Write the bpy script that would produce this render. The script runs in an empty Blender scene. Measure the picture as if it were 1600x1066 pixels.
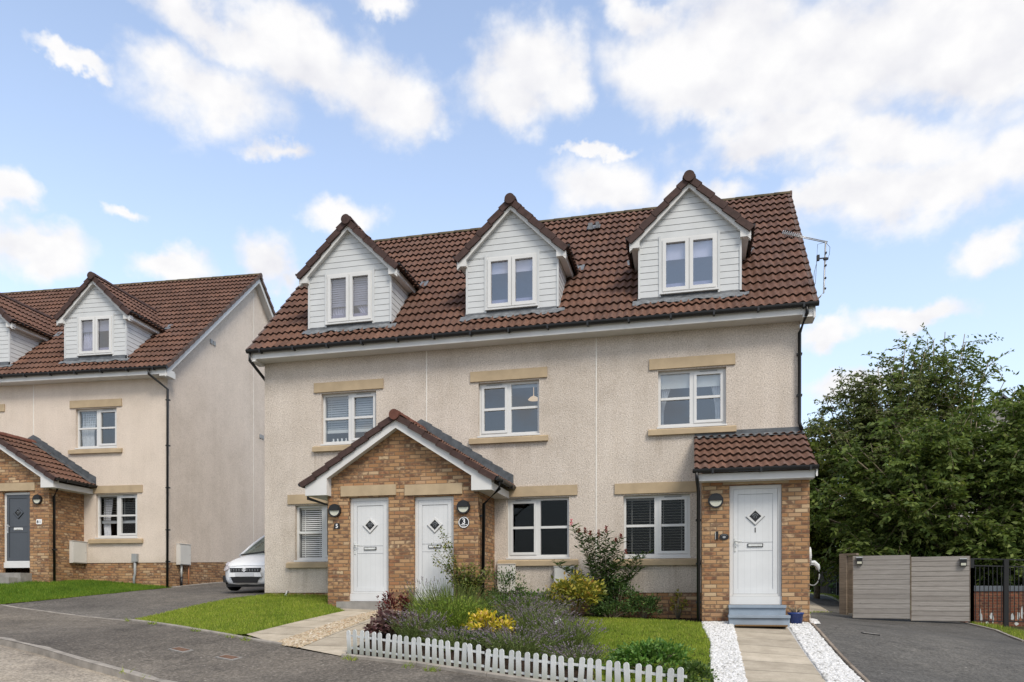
import bpy, bmesh, math, random
import numpy as np
from mathutils import Vector, Matrix, Euler
random.seed(7)
rng = np.random.default_rng(11)
R = math.radians
SC = bpy.context.scene
COL = SC.collection

# ------------------------------------------------------------------ helpers
def link(o, parent=None):
    COL.objects.link(o)
    if parent is not None:
        o.parent = parent
    return o

def tag(o, label=None, cat=None, group=None, kind=None):
    if label: o['label'] = label
    if cat: o['category'] = cat
    if group: o['group'] = group
    if kind: o['kind'] = kind
    return o

def thing(name, label, cat, loc=(0, 0, 0), rotz=0.0, group=None):
    o = bpy.data.objects.new(name, None)
    o.empty_display_size = 0.1
    o.location = loc
    o.rotation_euler = (0, 0, rotz)
    link(o)
    return tag(o, label, cat, group)

class MB:
    """collects faces; box-mapped UVs in metres unless given"""
    def __init__(s):
        s.v = []; s.f = []; s.uv = []; s.m = []; s.sm = []
    def face(s, pts, uv=None, mi=0, smooth=False):
        b = len(s.v)
        s.v.extend([tuple(p) for p in pts])
        s.f.append(tuple(range(b, b + len(pts))))
        s.uv.append(uv); s.m.append(mi); s.sm.append(smooth)
    def box(s, x0, x1, y0, y1, z0, z1, mi=0, M=None):
        p = [(x0,y0,z0),(x1,y0,z0),(x1,y1,z0),(x0,y1,z0),(x0,y0,z1),(x1,y0,z1),(x1,y1,z1),(x0,y1,z1)]
        if M is not None: p = [tuple(M @ Vector(q)) for q in p]
        for a in ((0,3,2,1),(4,5,6,7),(0,1,5,4),(1,2,6,5),(2,3,7,6),(3,0,4,7)):
            s.face([p[i] for i in a], mi=mi)
    def prism(s, poly, d, mi=0):
        """poly: list of 3D points, extruded by vector d"""
        d = Vector(d); a = [Vector(p) for p in poly]; b = [p + d for p in a]
        n = len(a)
        s.face(a[::-1], mi=mi); s.face(b, mi=mi)
        for i in range(n):
            j = (i + 1) % n
            s.face([a[i], a[j], b[j], b[i]], mi=mi)
    def tube(s, path, r, n=8, mi=0, cap=True, radii=None):
        P = [Vector(p) for p in path]; b0 = len(s.v); k = len(P)
        for i, p in enumerate(P):
            t = (P[min(i+1,k-1)] - P[max(i-1,0)]).normalized()
            ref = Vector((0,0,1)) if abs(t.z) < .95 else Vector((1,0,0))
            u = t.cross(ref).normalized(); w = u.cross(t)
            rr = radii[i] if radii else r
            for j in range(n):
                a = 2*math.pi*j/n
                s.v.append(tuple(p + u*math.cos(a)*rr + w*math.sin(a)*rr))
        for i in range(k-1):
            for j in range(n):
                j2 = (j+1) % n
                s.f.append((b0+i*n+j, b0+i*n+j2, b0+(i+1)*n+j2, b0+(i+1)*n+j))
                s.uv.append(None); s.m.append(mi); s.sm.append(True)
        if cap:
            for i in (0, k-1):
                s.f.append(tuple(b0+i*n+j for j in range(n))); s.uv.append(None); s.m.append(mi); s.sm.append(False)
    def disc(s, c, r, nrm, depth, n=24, mi=0, sx=1.0, a0=0, a1=2*math.pi):
        """short cylinder along nrm, front face at c + nrm*depth"""
        nrm = Vector(nrm).normalized(); c = Vector(c)
        ref = Vector((0,0,1)) if abs(nrm.z) < .9 else Vector((0,1,0))
        u = ref.cross(nrm).normalized(); w = nrm.cross(u)
        full = abs((a1-a0) - 2*math.pi) < 1e-6
        m = n if full else n+1
        pts = [c + u*math.cos(a0+(a1-a0)*i/n)*r*sx + w*math.sin(a0+(a1-a0)*i/n)*r for i in range(m)]
        s.prism(pts, nrm*depth, mi=mi)
    def build(s, name, mats, parent=None, off=None, recalc=True):
        me = bpy.data.meshes.new(name)
        me.from_pydata(s.v, [], s.f)
        if not isinstance(mats, (list, tuple)): mats = [mats]
        for m in mats: me.materials.append(m)
        me.polygons.foreach_set('material_index', s.m)
        me.polygons.foreach_set('use_smooth', s.sm)
        uvl = me.uv_layers.new(name='UVMap'); buf = []
        for p in me.polygons:
            cu = s.uv[p.index]
            if cu is not None:
                for q in cu: buf.extend(q)
            else:
                nx, ny, nz = (abs(c) for c in p.normal)
                for vi in p.vertices:
                    x, y, z = me.vertices[vi].co
                    buf.extend((y, z) if nx >= ny and nx >= nz else ((x, z) if ny >= nz else (x, y)))
        uvl.data.foreach_set('uv', buf)
        if recalc:
            bm = bmesh.new(); bm.from_mesh(me)
            bmesh.ops.remove_doubles(bm, verts=bm.verts, dist=1e-5)
            bmesh.ops.recalc_face_normals(bm, faces=bm.faces); bm.to_mesh(me); bm.free()
        o = bpy.data.objects.new(name, me)
        link(o, parent)
        if off is None and parent is not None and 'off' in parent: off = tuple(parent['off'])
        if off is not None: o.location = off
        return o

def empty_part(name, parent):
    o = bpy.data.objects.new(name, None); link(o, parent); return o

def np_mesh(name, V, F, mats, parent=None, smooth=False, uv=None, loc=None, mi=None):
    """F: (n,k) array of equal sized faces"""
    me = bpy.data.meshes.new(name)
    V = np.asarray(V, np.float32); F = np.asarray(F, np.int32)
    n, k = F.shape
    me.vertices.add(len(V)); me.vertices.foreach_set('co', V.ravel())
    me.loops.add(n*k); me.loops.foreach_set('vertex_index', F.ravel())
    me.polygons.add(n); me.polygons.foreach_set('loop_start', np.arange(0, n*k, k, dtype=np.int32))
    me.polygons.foreach_set('loop_total', np.full(n, k, np.int32))
    if smooth: me.polygons.foreach_set('use_smooth', np.ones(n, bool))
    if not isinstance(mats, (list, tuple)): mats = [mats]
    for m in mats: me.materials.append(m)
    if mi is not None: me.polygons.foreach_set('material_index', np.asarray(mi, np.int32))
    if uv is not None:
        l = me.uv_layers.new(name='UVMap'); l.data.foreach_set('uv', np.asarray(uv, np.float32)[F.ravel()].ravel())
    me.update(calc_edges=True)
    o = bpy.data.objects.new(name, me); link(o, parent)
    if loc is not None: o.location = loc
    return o

# ------------------------------------------------------------------ ground height
CP = np.array([(-9.57,0,1.48),(-7.32,-1.29,1.32),(-4.1,-1.29,1.17),(-4,0,1.2),(0.1,0,1.05),(0.19,-1.29,1.02),(2.05,-1.29,1.01),(2.1,0,1.04),
 (-14.548,3.038,1.735),(-17.121,1.52,1.86),(-19.536,2.698,1.95),(-14.762,6.181,1.95),(-15.092,11.02,2.2),(-4.666,-5.82,.671),(-10.598,-3.125,1.03),
 (-15.698,-1.26,1.296),(-2.464,-6.558,.529),(-.199,-7.322,.409),(.621,-6.303,.513),(1.535,-6.085,.513),(4.308,6.608,.867),(6.893,5.992,.759),
 (6.91,2.603,.525),(4.319,-4.185,.372),(4.967,12.421,1.284),(4.837,18.559,1.55),(-10.629,-5.858,.852),(-6.698,-7.231,.451),(0,-15.5,-.05),
 (4,-14,-.15),(-8,-10,.35),(-14,-8,.75),(-4,12,1.9),(-15,12,2.3),(7,20,1.3),(10,2,.45),(-22,4,2.3)])
def _fit(A, lam=.02):
    n = len(A); d = np.hypot(A[:,None,0]-A[None,:,0], A[:,None,1]-A[None,:,1])
    K = np.where(d > 0, d*d*np.log(np.maximum(d, 1e-9)), 0) + lam*np.eye(n)
    P = np.c_[np.ones(n), A[:,:2]]
    return np.linalg.solve(np.block([[K, P],[P.T, np.zeros((3,3))]]), np.r_[A[:,2], 0, 0, 0])
TW = _fit(CP)
def gz(x, y):
    x = np.asarray(x, float); y = np.asarray(y, float)
    xc = np.clip(x, -30, 16); yc = np.clip(y, -22, 28)
    d2 = (xc[...,None]-CP[:,0])**2 + (yc[...,None]-CP[:,1])**2
    z = (.5*d2*np.log(np.maximum(d2, 1e-12))) @ TW[:-3] + TW[-3] + TW[-2]*xc + TW[-1]*yc
    far = np.clip(np.hypot(x-xc, y-yc)/40, 0, 1)
    return z*(1-far) + .6*far
def g(x, y): return float(gz(x, y))

# ------------------------------------------------------------------ material helpers
class NT:
    def __init__(s, name):
        s.mat = bpy.data.materials.new(name); s.mat.use_nodes = True
        s.t = s.mat.node_tree; s.n = s.t.nodes
        s.b = s.n['Principled BSDF']; s.out = s.n['Material Output']
    def new(s, typ, ins=None, **pr):
        nd = s.n.new(typ)
        for k, v in pr.items(): setattr(nd, k, v)
        for k, v in (ins or {}).items(): s.set(nd, k, v)
        return nd
    def set(s, nd, k, v):
        sock = nd.inputs[k]
        if isinstance(v, bpy.types.NodeSocket): s.t.links.new(v, sock)
        elif isinstance(v, bpy.types.Node): s.t.links.new(v.outputs[0], sock)
        else: sock.default_value = v if not (isinstance(v, tuple) and len(v) == 3 and sock.type == 'RGBA') else (*v, 1)
    def math(s, op, a, b=0.0, c=0.0, clamp=False):
        nd = s.new('ShaderNodeMath', operation=op, use_clamp=clamp)
        for i, v in enumerate((a, b, c)): s.set(nd, i, v)
        return nd.outputs[0]
    def ramp(s, fac, stops, interp='LINEAR'):
        nd = s.new('ShaderNodeValToRGB'); cr = nd.color_ramp; cr.interpolation = interp
        while len(cr.elements) < len(stops): cr.elements.new(.5)
        for e, (p, c) in zip(cr.elements, stops): e.position = p; e.color = (*c, 1) if len(c) == 3 else c
        s.set(nd, 0, fac); return nd.outputs[0]
    def mix(s, f, a, b, blend='MIX'):
        nd = s.new('ShaderNodeMix', data_type='RGBA', blend_type=blend)
        s.set(nd, 0, f); s.set(nd, 6, a); s.set(nd, 7, b); return nd.outputs[2]
    def noise(s, scale, detail=2, rough=.5, vec=None, dist=0.0, dim='3D'):
        nd = s.new('ShaderNodeTexNoise', noise_dimensions=dim)
        for k, v in (('Scale', scale), ('Detail', detail), ('Roughness', rough), ('Distortion', dist)): s.set(nd, k, v)
        if vec is not None: s.set(nd, 'Vector', vec)
        return nd.outputs[0]
    def coord(s, which='Object'):
        if not hasattr(s, '_tc'): s._tc = s.new('ShaderNodeTexCoord')
        return s._tc.outputs[which]
    def geo(s, which): 
        if not hasattr(s, '_ge'): s._ge = s.new('ShaderNodeNewGeometry')
        return s._ge.outputs[which]
    def base(s, c): s.set(s.b, 'Base Color', c)
    def rough(s, v): s.set(s.b, 'Roughness', v)
    def spec(s, v): s.set(s.b, 'Specular IOR Level', v)
    def bump(s, h, strength=.5, dist=.01):
        nd = s.new('ShaderNodeBump'); s.set(nd, 'Strength', strength); s.set(nd, 'Distance', dist); s.set(nd, 'Height', h)
        s.set(s.b, 'Normal', nd.outputs[0])

def mul(c, k): return tuple(x*k for x in c)

def simple(name, col, rough=.5, spec=.4, var=.12, scale=3, metal=0.0, bump=0):
    m = NT(name)
    n = m.noise(scale, 4, .6, m.coord())
    m.base(m.ramp(n, [(.3, mul(col, 1-var)), (.7, mul(col, 1+var*.6))])); m.rough(rough); m.spec(spec); m.set(m.b, 'Metallic', metal)
    if bump: m.bump(m.noise(scale*12, 3, .6, m.coord()), bump, .005)
    return m.mat

def mat_render(name='roughcast_render', k=1.0, pale=0.0, stains=()):
    m = NT(name); sh_ = m.new('ShaderNodeVectorMath', {0: m.coord()}, operation='ADD'); sh_.inputs[1].default_value = (.0103, .0103, .0103); o = sh_.outputs[0]
    n1 = m.noise(40, 4, .74, o); n2 = m.noise(.9, 4, .6, o); n3 = m.noise(110, 2, .6, o)
    c = m.ramp(n1, [(.32, (.18,.148,.125)), (.43, (.505,.445,.39)), (.54, (.655,.588,.525)), (.68, (.80,.735,.665))])
    c = m.mix(.3, c, m.ramp(n3, [(.35, (.37,.32,.27)), (.65, (.75,.695,.625))]))
    c = m.mix(pale, c, (.82,.69,.575))
    c = m.mix(.55*(1-pale), c, m.ramp(n2, [(.3, (.84,.81,.77)), (.7, (1.04,1.02,1.0))]), 'MULTIPLY')
    # faint vertical rain streaks
    mp = m.new('ShaderNodeMapping', {'Vector': o}); mp.inputs['Scale'].default_value = (2.2, 2.2, .12)
    c = m.mix(.22*(1-pale), c, m.ramp(m.noise(2.0, 4, .6, mp.outputs[0]), [(.32, (.74,.70,.64)), (.62, (1,1,1))]), 'MULTIPLY')
    zz = m.new('ShaderNodeSeparateXYZ', {0: o}).outputs[2]
    damp = m.math('MULTIPLY', m.math('SUBTRACT', 2.05, m.math('ADD', zz, m.math('MULTIPLY', n2, .5)), clamp=True), 1.6, clamp=True)
    c = m.mix(m.math('MULTIPLY', damp, .55), c, (.66,.63,.55), 'MULTIPLY')
    pa = m.noise(.45, 5, .7, o)
    c = m.mix(.5*(1-pale), c, m.ramp(pa, [(.36, (.80,.79,.77)), (.5, (1,1,1)), (.66, (1.06,1.05,1.03))]), 'MULTIPLY')
    if stains:
        xx = m.new('ShaderNodeSeparateXYZ', {0: o}).outputs[0]; tot = None
        for xc, sz in stains:
            a = m.math('LESS_THAN', m.math('ABSOLUTE', m.math('SUBTRACT', xx, xc)), .84)
            b = m.math('MULTIPLY', m.math('DIVIDE', m.math('SUBTRACT', zz, sz-.75), .75, clamp=True), m.math('LESS_THAN', zz, sz))
            ab = m.math('MULTIPLY', a, b); tot = ab if tot is None else m.math('ADD', tot, ab)
        ms_ = m.new('ShaderNodeMapping', {'Vector': o}); ms_.inputs['Scale'].default_value = (9, 9, .35)
        stv = m.math('MULTIPLY', m.math('SUBTRACT', m.noise(1.0, 3, .6, ms_.outputs[0]), .47, clamp=True), 5, clamp=True)
        c = m.mix(m.math('MULTIPLY', m.math('MULTIPLY', stv, tot), .5), c, (.62,.58,.53), 'MULTIPLY')
    m.base(c); m.rough(.95); m.spec(.1)
    m.bump(m.math('ADD', n1, m.math('MULTIPLY', n3, .5)), .7, .015)
    return m.mat

def mat_brick(name='buff_brick', red=0.0):
    m = NT(name); uv = m.coord('UV')
    sp = m.new('ShaderNodeSeparateXYZ', {0: uv})
    L, Hh, mt = .225, .075, .0125
    row = m.math('DIVIDE', sp.outputs[1], Hh); ri = m.math('FLOOR', row); rf = m.math('FRACT', row)
    col = m.math('ADD', m.math('DIVIDE', sp.outputs[0], L), m.math('MULTIPLY', m.math('MODULO', ri, 2.0), .5))
    ci = m.math('FLOOR', col); cf = m.math('FRACT', col)
    def edge(fr, w):
        return m.math('MINIMUM', m.math('DIVIDE', fr, w), m.math('DIVIDE', m.math('SUBTRACT', 1.0, fr), w))
    e = m.math('MINIMUM', edge(cf, mt/L), edge(rf, mt/Hh))
    face = m.math('SUBTRACT', e, .45, clamp=True); face = m.math('MULTIPLY', face, 2.5, clamp=True)
    idv = m.new('ShaderNodeCombineXYZ', {0: ci, 1: ri})
    wn = m.new('ShaderNodeTexWhiteNoise', noise_dimensions='2D'); m.set(wn, 'Vector', idv.outputs[0])
    r1 = wn.outputs['Value']
    wn2 = m.new('ShaderNodeTexWhiteNoise', noise_dimensions='3D'); 
    m.set(wn2, 'Vector', m.new('ShaderNodeCombineXYZ', {0: ci, 1: ri, 2: 7.3}).outputs[0]); r2 = wn2.outputs['Value']
    if red:
        base = m.ramp(r1, [(0, (.20,.07,.045)), (.5, (.27,.10,.06)), (1, (.33,.14,.085))])
    else:
        base = m.ramp(r1, [(0, (.33,.175,.085)), (.35, (.42,.245,.125)), (.6, (.47,.295,.16)), (.8, (.35,.17,.085)), (.92, (.54,.40,.25)), (1, (.50,.34,.20))])
    base = m.mix(.5, base, m.ramp(m.noise(60, 3, .6, uv), [(.3, (.72,.72,.72)), (.7, (1.1,1.1,1.1))]), 'MULTIPLY')
    # dark smudge on roughly a third of the bricks
    off = m.new('ShaderNodeCombineXYZ', {0: m.math('ADD', m.math('MULTIPLY', cf, 1.7), m.math('MULTIPLY', ci, 13.7)), 1: m.math('ADD', m.math('MULTIPLY', rf, .75), m.math('MULTIPLY', ri, 17.3))})
    sm = m.noise(1.15, 2, .5, off.outputs[0])
    has = m.math('GREATER_THAN', r2, .45)
    smf = m.math('MULTIPLY', m.math('MULTIPLY', m.math('SUBTRACT', sm, .42), 6.0, clamp=True), has)
    base = m.mix(m.math('MULTIPLY', smf, .82), base, (.145,.080,.056) if not red else (.10,.05,.04))
    c = m.mix(face, m.mix(m.noise(40, 2, .5, uv), (.15,.10,.062), (.26,.185,.12)), base)
    z = m.new('ShaderNodeSeparateXYZ', {0: uv}).outputs[1]
    c = m.mix(.5, c, m.ramp(m.noise(1.3, 4, .6, uv), [(.3, (.72,.70,.68)), (.7, (1.05,1.05,1.05))]), 'MULTIPLY')
    m.base(c); m.rough(.9); m.spec(.15)
    m.bump(m.math('ADD', face, m.math('MULTIPLY', m.noise(90, 2, .6, uv), .25)), .6, .008)
    return m.mat

def mat_tile():
    m = NT('clay_brown_roof_tile'); uv = m.coord('UV')
    sp = m.new('ShaderNodeSeparateXYZ', {0: uv})
    ci = m.math('FLOOR', sp.outputs[0]); ri = m.math('FLOOR', sp.outputs[1])
    wn = m.new('ShaderNodeTexWhiteNoise', noise_dimensions='2D'); m.set(wn, 'Vector', m.new('ShaderNodeCombineXYZ', {0: ci, 1: ri}).outputs[0])
    c = m.ramp(wn.outputs['Value'], [(0, (.126,.066,.046)), (.4, (.152,.079,.054)), (.7, (.174,.089,.060)), (.88, (.150,.084,.062)), (1, (.192,.100,.068))])
    o = m.coord()
    c = m.mix(.6, c, m.ramp(m.noise(2.2, 5, .65, o), [(.3, (.66,.67,.68)), (.68, (1.12,1.08,1.05))]), 'MULTIPLY')
    c = m.mix(.8, c, m.ramp(m.noise(26, 4, .7, o), [(.32, (.55,.55,.56)), (.7, (1.16,1.14,1.12))]), 'MULTIPLY')
    # faint grey lichen
    li = m.math('MULTIPLY', m.math('SUBTRACT', m.noise(16, 5, .75, o), .575), 7, clamp=True)
    c = m.mix(m.math('MULTIPLY', li, .5), c, (.25,.215,.18))
    st = m.new('ShaderNodeMapping', {'Vector': o}); st.inputs['Scale'].default_value = (3.5,.5,.5)
    c = m.mix(.32, c, m.ramp(m.noise(1.6, 5, .65, st.outputs[0]), [(.34, (.68,.68,.70)), (.6, (1.05,1.04,1.02))]), 'MULTIPLY')
    mo = m.math('MULTIPLY', m.math('SUBTRACT', m.noise(5, 5, .75, o), .62), 9, clamp=True)
    c = m.mix(m.math('MULTIPLY', mo, .2), c, (.10,.10,.045))
    m.base(c); m.rough(.75); m.spec(.25)
    m.bump(m.noise(120, 3, .7, o), .25, .004)
    return m.mat

def mat_glass(name, refl, tint=(1,1,1), dark=1.0):
    m = NT(name); m.n.remove(m.b)
    tr = m.new('ShaderNodeBsdfTransparent'); tr.inputs[0].default_value = (*mul(tint, dark), 1)
    gl = m.new('ShaderNodeBsdfGlossy'); gl.inputs['Roughness'].default_value = .015
    nb = m.new('ShaderNodeBump'); nb.inputs['Strength'].default_value = .03; nb.inputs['Distance'].default_value = .02
    m.set(nb, 'Height', m.noise(2.5, 1, .5, m.coord())); m.set(gl, 'Normal', nb.outputs[0])
    lw = m.new('ShaderNodeLayerWeight'); lw.inputs['Blend'].default_value = .3
    f = m.math('ADD', m.math('MULTIPLY', lw.outputs['Fresnel'], .3), refl, clamp=True)
    mx = m.new('ShaderNodeMixShader'); m.set(mx, 0, f); m.set(mx, 1, tr.outputs[0]); m.set(mx, 2, gl.outputs[0])
    m.set(m.out, 'Surface', mx.outputs[0]); return m.mat

def mat_leaf(name, cols, trans=.3, spec=.35, rough=.5):
    """cols: ramp stops over random per leaf"""
    m = NT(name)
    rnd = m.geo('Random Per Island')
    c = m.ramp(rnd, cols)
    big = m.noise(1.1, 3, .6, m.coord())
    c = m.mix(.7, c, m.ramp(big, [(.32, (.70,.72,.68)), (.68, (1.2,1.16,1.0))]), 'MULTIPLY')
    m.base(c); m.rough(rough); m.spec(spec)
    tl = m.new('ShaderNodeBsdfTranslucent'); m.set(tl, 0, m.mix(.5, c, (1.0,1.0,.35), 'MULTIPLY'))
    mx = m.new('ShaderNodeMixShader'); m.set(mx, 0, trans); m.set(mx, 1, m.b.outputs[0]); m.set(mx, 2, tl.outputs[0])
    m.set(m.out, 'Surface', mx.outputs[0]); return m.mat

def mat_asphalt(name, dark, light, big=.5, stone=(.3,.27,.24), amt=.5):
    m = NT(name); o = m.coord()
    n1 = m.noise(.7, 6, .65, o); n2 = m.noise(24, 5, .75, o); n3 = m.noise(5, 5, .7, o)
    c = m.mix(m.math('MULTIPLY', m.math('SUBTRACT', n1, .3), 2.2, clamp=True), dark, light)
    c = m.mix(.6, c, m.ramp(n3, [(.3, (.62,.62,.62)), (.7, (1.22,1.20,1.17))]), 'MULTIPLY')
    sp = m.math('MULTIPLY', m.math('SUBTRACT', n2, .54), 8, clamp=True)
    c = m.mix(.85, c, m.ramp(n2, [(.30, (.42,.42,.42)), (.5, (1,1,1)), (.68, (1.55,1.52,1.48))]), 'MULTIPLY')
    c = m.mix(m.math('MULTIPLY', sp, amt), c, stone)
    c = m.mix(m.math('MULTIPLY', m.math('SUBTRACT', .44, n2, clamp=True), 3, clamp=True), c, mul(dark, .4))
    vo = m.new('ShaderNodeTexVoronoi'); vo.inputs['Scale'].default_value = 3.1; m.set(vo, 'Vector', o)
    dots = m.math('LESS_THAN', vo.outputs['Distance'], .045)
    c = m.mix(m.math('MULTIPLY', dots, .7), c, (.45,.42,.36))
    vc = m.new('ShaderNodeTexVoronoi', feature='DISTANCE_TO_EDGE'); vc.inputs['Scale'].default_value = .55
    wv = m.new('ShaderNodeVectorMath', operation='ADD'); m.set(wv, 0, o); nz = m.new('ShaderNodeTexNoise'); nz.inputs['Scale'].default_value = 2.2; nz.inputs['Detail'].default_value = 5; m.set(nz, 'Vector', o)
    sc = m.new('ShaderNodeVectorMath', operation='SCALE'); m.set(sc, 0, nz.outputs['Color']); sc.inputs['Scale'].default_value = .9; m.set(wv, 1, sc.outputs[0]); m.set(vc, 'Vector', wv.outputs[0])
    ck = m.math('MULTIPLY', m.math('LESS_THAN', vc.outputs['Distance'], .007), m.math('GREATER_THAN', n1, .52))
    c = m.mix(m.math('MULTIPLY', ck, .45), c, mul(dark, .35))
    n5 = m.noise(.33, 3, .6, wv.outputs[0])
    c = m.mix(.8, c, m.ramp(n5, [(.38, (.74,.74,.75)), (.46, (1,1,1)), (.6, (1.0,.99,.97)), (.68, (1.16,1.14,1.10))]), 'MULTIPLY')
    m.base(c); m.rough(.92); m.spec(.2); m.bump(n2, .8, .012)
    return m.mat

def mat_slab(name, col):
    m = NT(name); o = m.coord(); uv = m.coord('UV')
    sp = m.new('ShaderNodeSeparateXYZ', {0: uv})
    rf = m.math('FRACT', sp.outputs[1]); ri = m.math('FLOOR', sp.outputs[1]); cf = m.math('FRACT', sp.outputs[0]); ci = m.math('FLOOR', sp.outputs[0])
    wn = m.new('ShaderNodeTexWhiteNoise', noise_dimensions='2D'); m.set(wn, 'Vector', m.new('ShaderNodeCombineXYZ', {0: ci, 1: ri}).outputs[0])
    c = m.ramp(wn.outputs['Value'], [(0, mul(col, .84)), (1, mul(col, 1.08))])
    c = m.mix(.8, c, m.ramp(m.noise(2.6, 6, .7, o), [(.3, (.62,.60,.56)), (.65, (1.08,1.07,1.05))]), 'MULTIPLY')
    c = m.mix(.6, c, m.ramp(m.noise(70, 3, .7, o), [(.3, (.75,.74,.72)), (.7, (1.1,1.1,1.1))]), 'MULTIPLY')
    j = m.math('MAXIMUM', m.math('LESS_THAN', rf, .040), m.math('LESS_THAN', cf, .025))
    c = m.mix(m.math('MULTIPLY', j, .75), c, (.10,.095,.07))
    m.base(c); m.rough(.9); m.spec(.2); m.bump(m.math('SUBTRACT', m.noise(60, 3, .7, o), j), .4, .006)
    return m.mat

def mat_wood(name, a, b, board=.14, axis=2, grain=.5, line=0.0):
    m = NT(name); o = m.coord(); sp = m.new('ShaderNodeSeparateXYZ', {0: o})
    bi = m.math('FLOOR', m.math('DIVIDE', m.math('SUBTRACT', sp.outputs[axis], .04), board))
    wn = m.new('ShaderNodeTexWhiteNoise', noise_dimensions='1D'); m.set(wn, 'W', bi)
    v = m.new('ShaderNodeVectorMath', operation='ADD'); m.set(v, 0, o); m.set(v, 1, m.new('ShaderNodeCombineXYZ', {0: m.math('MULTIPLY', wn.outputs[0], 31.0)}).outputs[0])
    mp = m.new('ShaderNodeMapping', {'Vector': v.outputs[0]}); mp.inputs['Scale'].default_value = (1.6, 1.6, 26) if axis == 2 else (26, 26, 1.6)
    n = m.noise(1.6, 6, .62, mp.outputs[0], .6)
    c = m.ramp(n, [(.28, a), (.7, b)])
    c = m.mix(.6, c, m.ramp(wn.outputs[0], [(0, (.80,.79,.78)), (1, (1.1,1.1,1.1))]), 'MULTIPLY')
    vo = m.new('ShaderNodeTexVoronoi'); vo.inputs['Scale'].default_value = 2.3; m.set(vo, 'Vector', v.outputs[0])
    kn = m.math('MULTIPLY', m.math('SUBTRACT', .09, vo.outputs['Distance'], clamp=True), 14, clamp=True)
    c = m.mix(m.math('MULTIPLY', kn, .6), c, mul(a, .4))
    zf = m.math('FRACT', m.math('DIVIDE', m.math('SUBTRACT', sp.outputs[axis], .04), board))
    ln = m.math('LESS_THAN', zf, .11)
    c = m.mix(m.math('MULTIPLY', ln, line), c, mul(a, .25))
    m.base(c); m.rough(.85); m.spec(.15); m.bump(n, .3, .004)
    return m.mat

def mat_grass_ground(name, a, b):
    m = NT(name); o = m.coord()
    c = m.ramp(m.noise(1.6, 5, .65, o), [(.3, a), (.7, b)])
    c = m.mix(.5, c, m.ramp(m.noise(30, 3, .7, o), [(.3, (.5,.5,.5)), (.7, (1.2,1.2,1.1))]), 'MULTIPLY')
    m.base(c); m.rough(.95); m.spec(.05); return m.mat

def mat_blade(name, cols, patch):
    m = NT(name); rnd = m.geo('Random Per Island'); c = m.ramp(rnd, cols)
    c = m.mix(.85, c, m.ramp(m.noise(1.1, 5, .65, m.coord()), patch), 'MULTIPLY')
    m.base(c); m.rough(.6); m.spec(.2)
    tl = m.new('ShaderNodeBsdfTranslucent'); m.set(tl, 0, c)
    mx = m.new('ShaderNodeMixShader'); m.set(mx, 0, .35); m.set(mx, 1, m.b.outputs[0]); m.set(mx, 2, tl.outputs[0])
    m.set(m.out, 'Surface', mx.outputs[0]); return m.mat

def mat_stones(name, cols):
    m = NT(name); c = m.ramp(m.geo('Random Per Island'), cols)
    c = m.mix(.5, c, m.ramp(m.noise(50, 3, .6, m.coord()), [(.3, (.75,.75,.75)), (.7, (1.05,1.05,1.05))]), 'MULTIPLY')
    m.base(c); m.rough(.8); m.spec(.2); return m.mat

def mat_door(name, col):
    """door skin with fine vertical grooves"""
    m = NT(name); o = m.coord(); sp = m.new('ShaderNodeSeparateXYZ', {0: o})
    fr = m.math('FRACT', m.math('DIVIDE', sp.outputs[0], .105))
    gv = m.math('LESS_THAN', fr, .05)
    c = m.mix(m.math('MULTIPLY', gv, .22), m.ramp(m.noise(2, 4, .6, o), [(.3, mul(col, .93)), (.7, mul(col, 1.03))]), mul(col, .45))
    m.base(c); m.rough(.38); m.spec(.45); m.bump(gv, -.3, .003); return m.mat

M = {}
M['render'] = mat_render(stains=[(x, 4.76) for x in (-7.47,-3.78,.01)]+[(x, 2.14) for x in (-8.13,-3.145,-.69)]); M['render_pale'] = mat_render('pale_roughcast', 1, .36); M['brick'] = mat_brick(); M['redbrick'] = mat_brick('red_brick', 1)
M['tile'] = mat_tile()
M['nose_shade'] = simple('tile_nose_shade', (.045,.025,.018), .9, .1)  # shade under each tile course, painted as near-black nose faces
M['ridge'] = simple('dark_brown_ridge', (.062,.036,.031), .7, .25, .3, 9)
M['ridge_pale'] = simple('grey_brown_verge', (.125,.088,.075), .75, .2, .3, 9)
M['ridge_red'] = simple('red_brown_ridge', (.13,.052,.036), .7, .25, .3, 9)
M['upvc'] = simple('white_upvc', (.62,.62,.61), .35, .45, .05, 2)
M['clad'] = simple('white_cladding', (.545,.56,.565), .5, .3, .07, 2.5)
M['clad_line'] = simple('cladding_joint', (.33,.34,.35), .8, .1)
M['fascia'] = simple('white_fascia', (.62,.615,.60), .45, .35, .08, 1.5)
M['stone'] = simple('cast_sandstone', (.43,.335,.22), .9, .15, .14, 3, bump=.2)
M['black'] = simple('black_plastic', (.012,.012,.013), .4, .4)
M['lead'] = simple('lead_flashing', (.085,.092,.10), .5, .5, .45, 7)
M['leadlight'] = simple('pale_lead', (.15,.16,.17), .5, .5, .45, 9)
M['door_white'] = mat_door('white_door_skin', (.62,.63,.635)); M['door_grey'] = mat_door('grey_door_skin', (.065,.075,.09))
M['joint'] = simple('pale_joint_bead', (.72,.69,.64), .7, .2)
M['groove'] = simple('grey_groove', (.30,.31,.32), .7, .2)
M['glass_low'] = mat_glass('window_glass_dark', .012)
M['glass_mid'] = mat_glass('window_glass_first_floor', .15, (.84,.87,.88))
M['glass_top'] = mat_glass('window_glass_dormer', .20, (.82,.83,.95))
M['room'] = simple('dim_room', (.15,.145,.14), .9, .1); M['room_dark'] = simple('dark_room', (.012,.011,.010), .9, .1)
M['room_pale'] = simple('pale_room', (.36,.36,.42), .9, .1)
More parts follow.
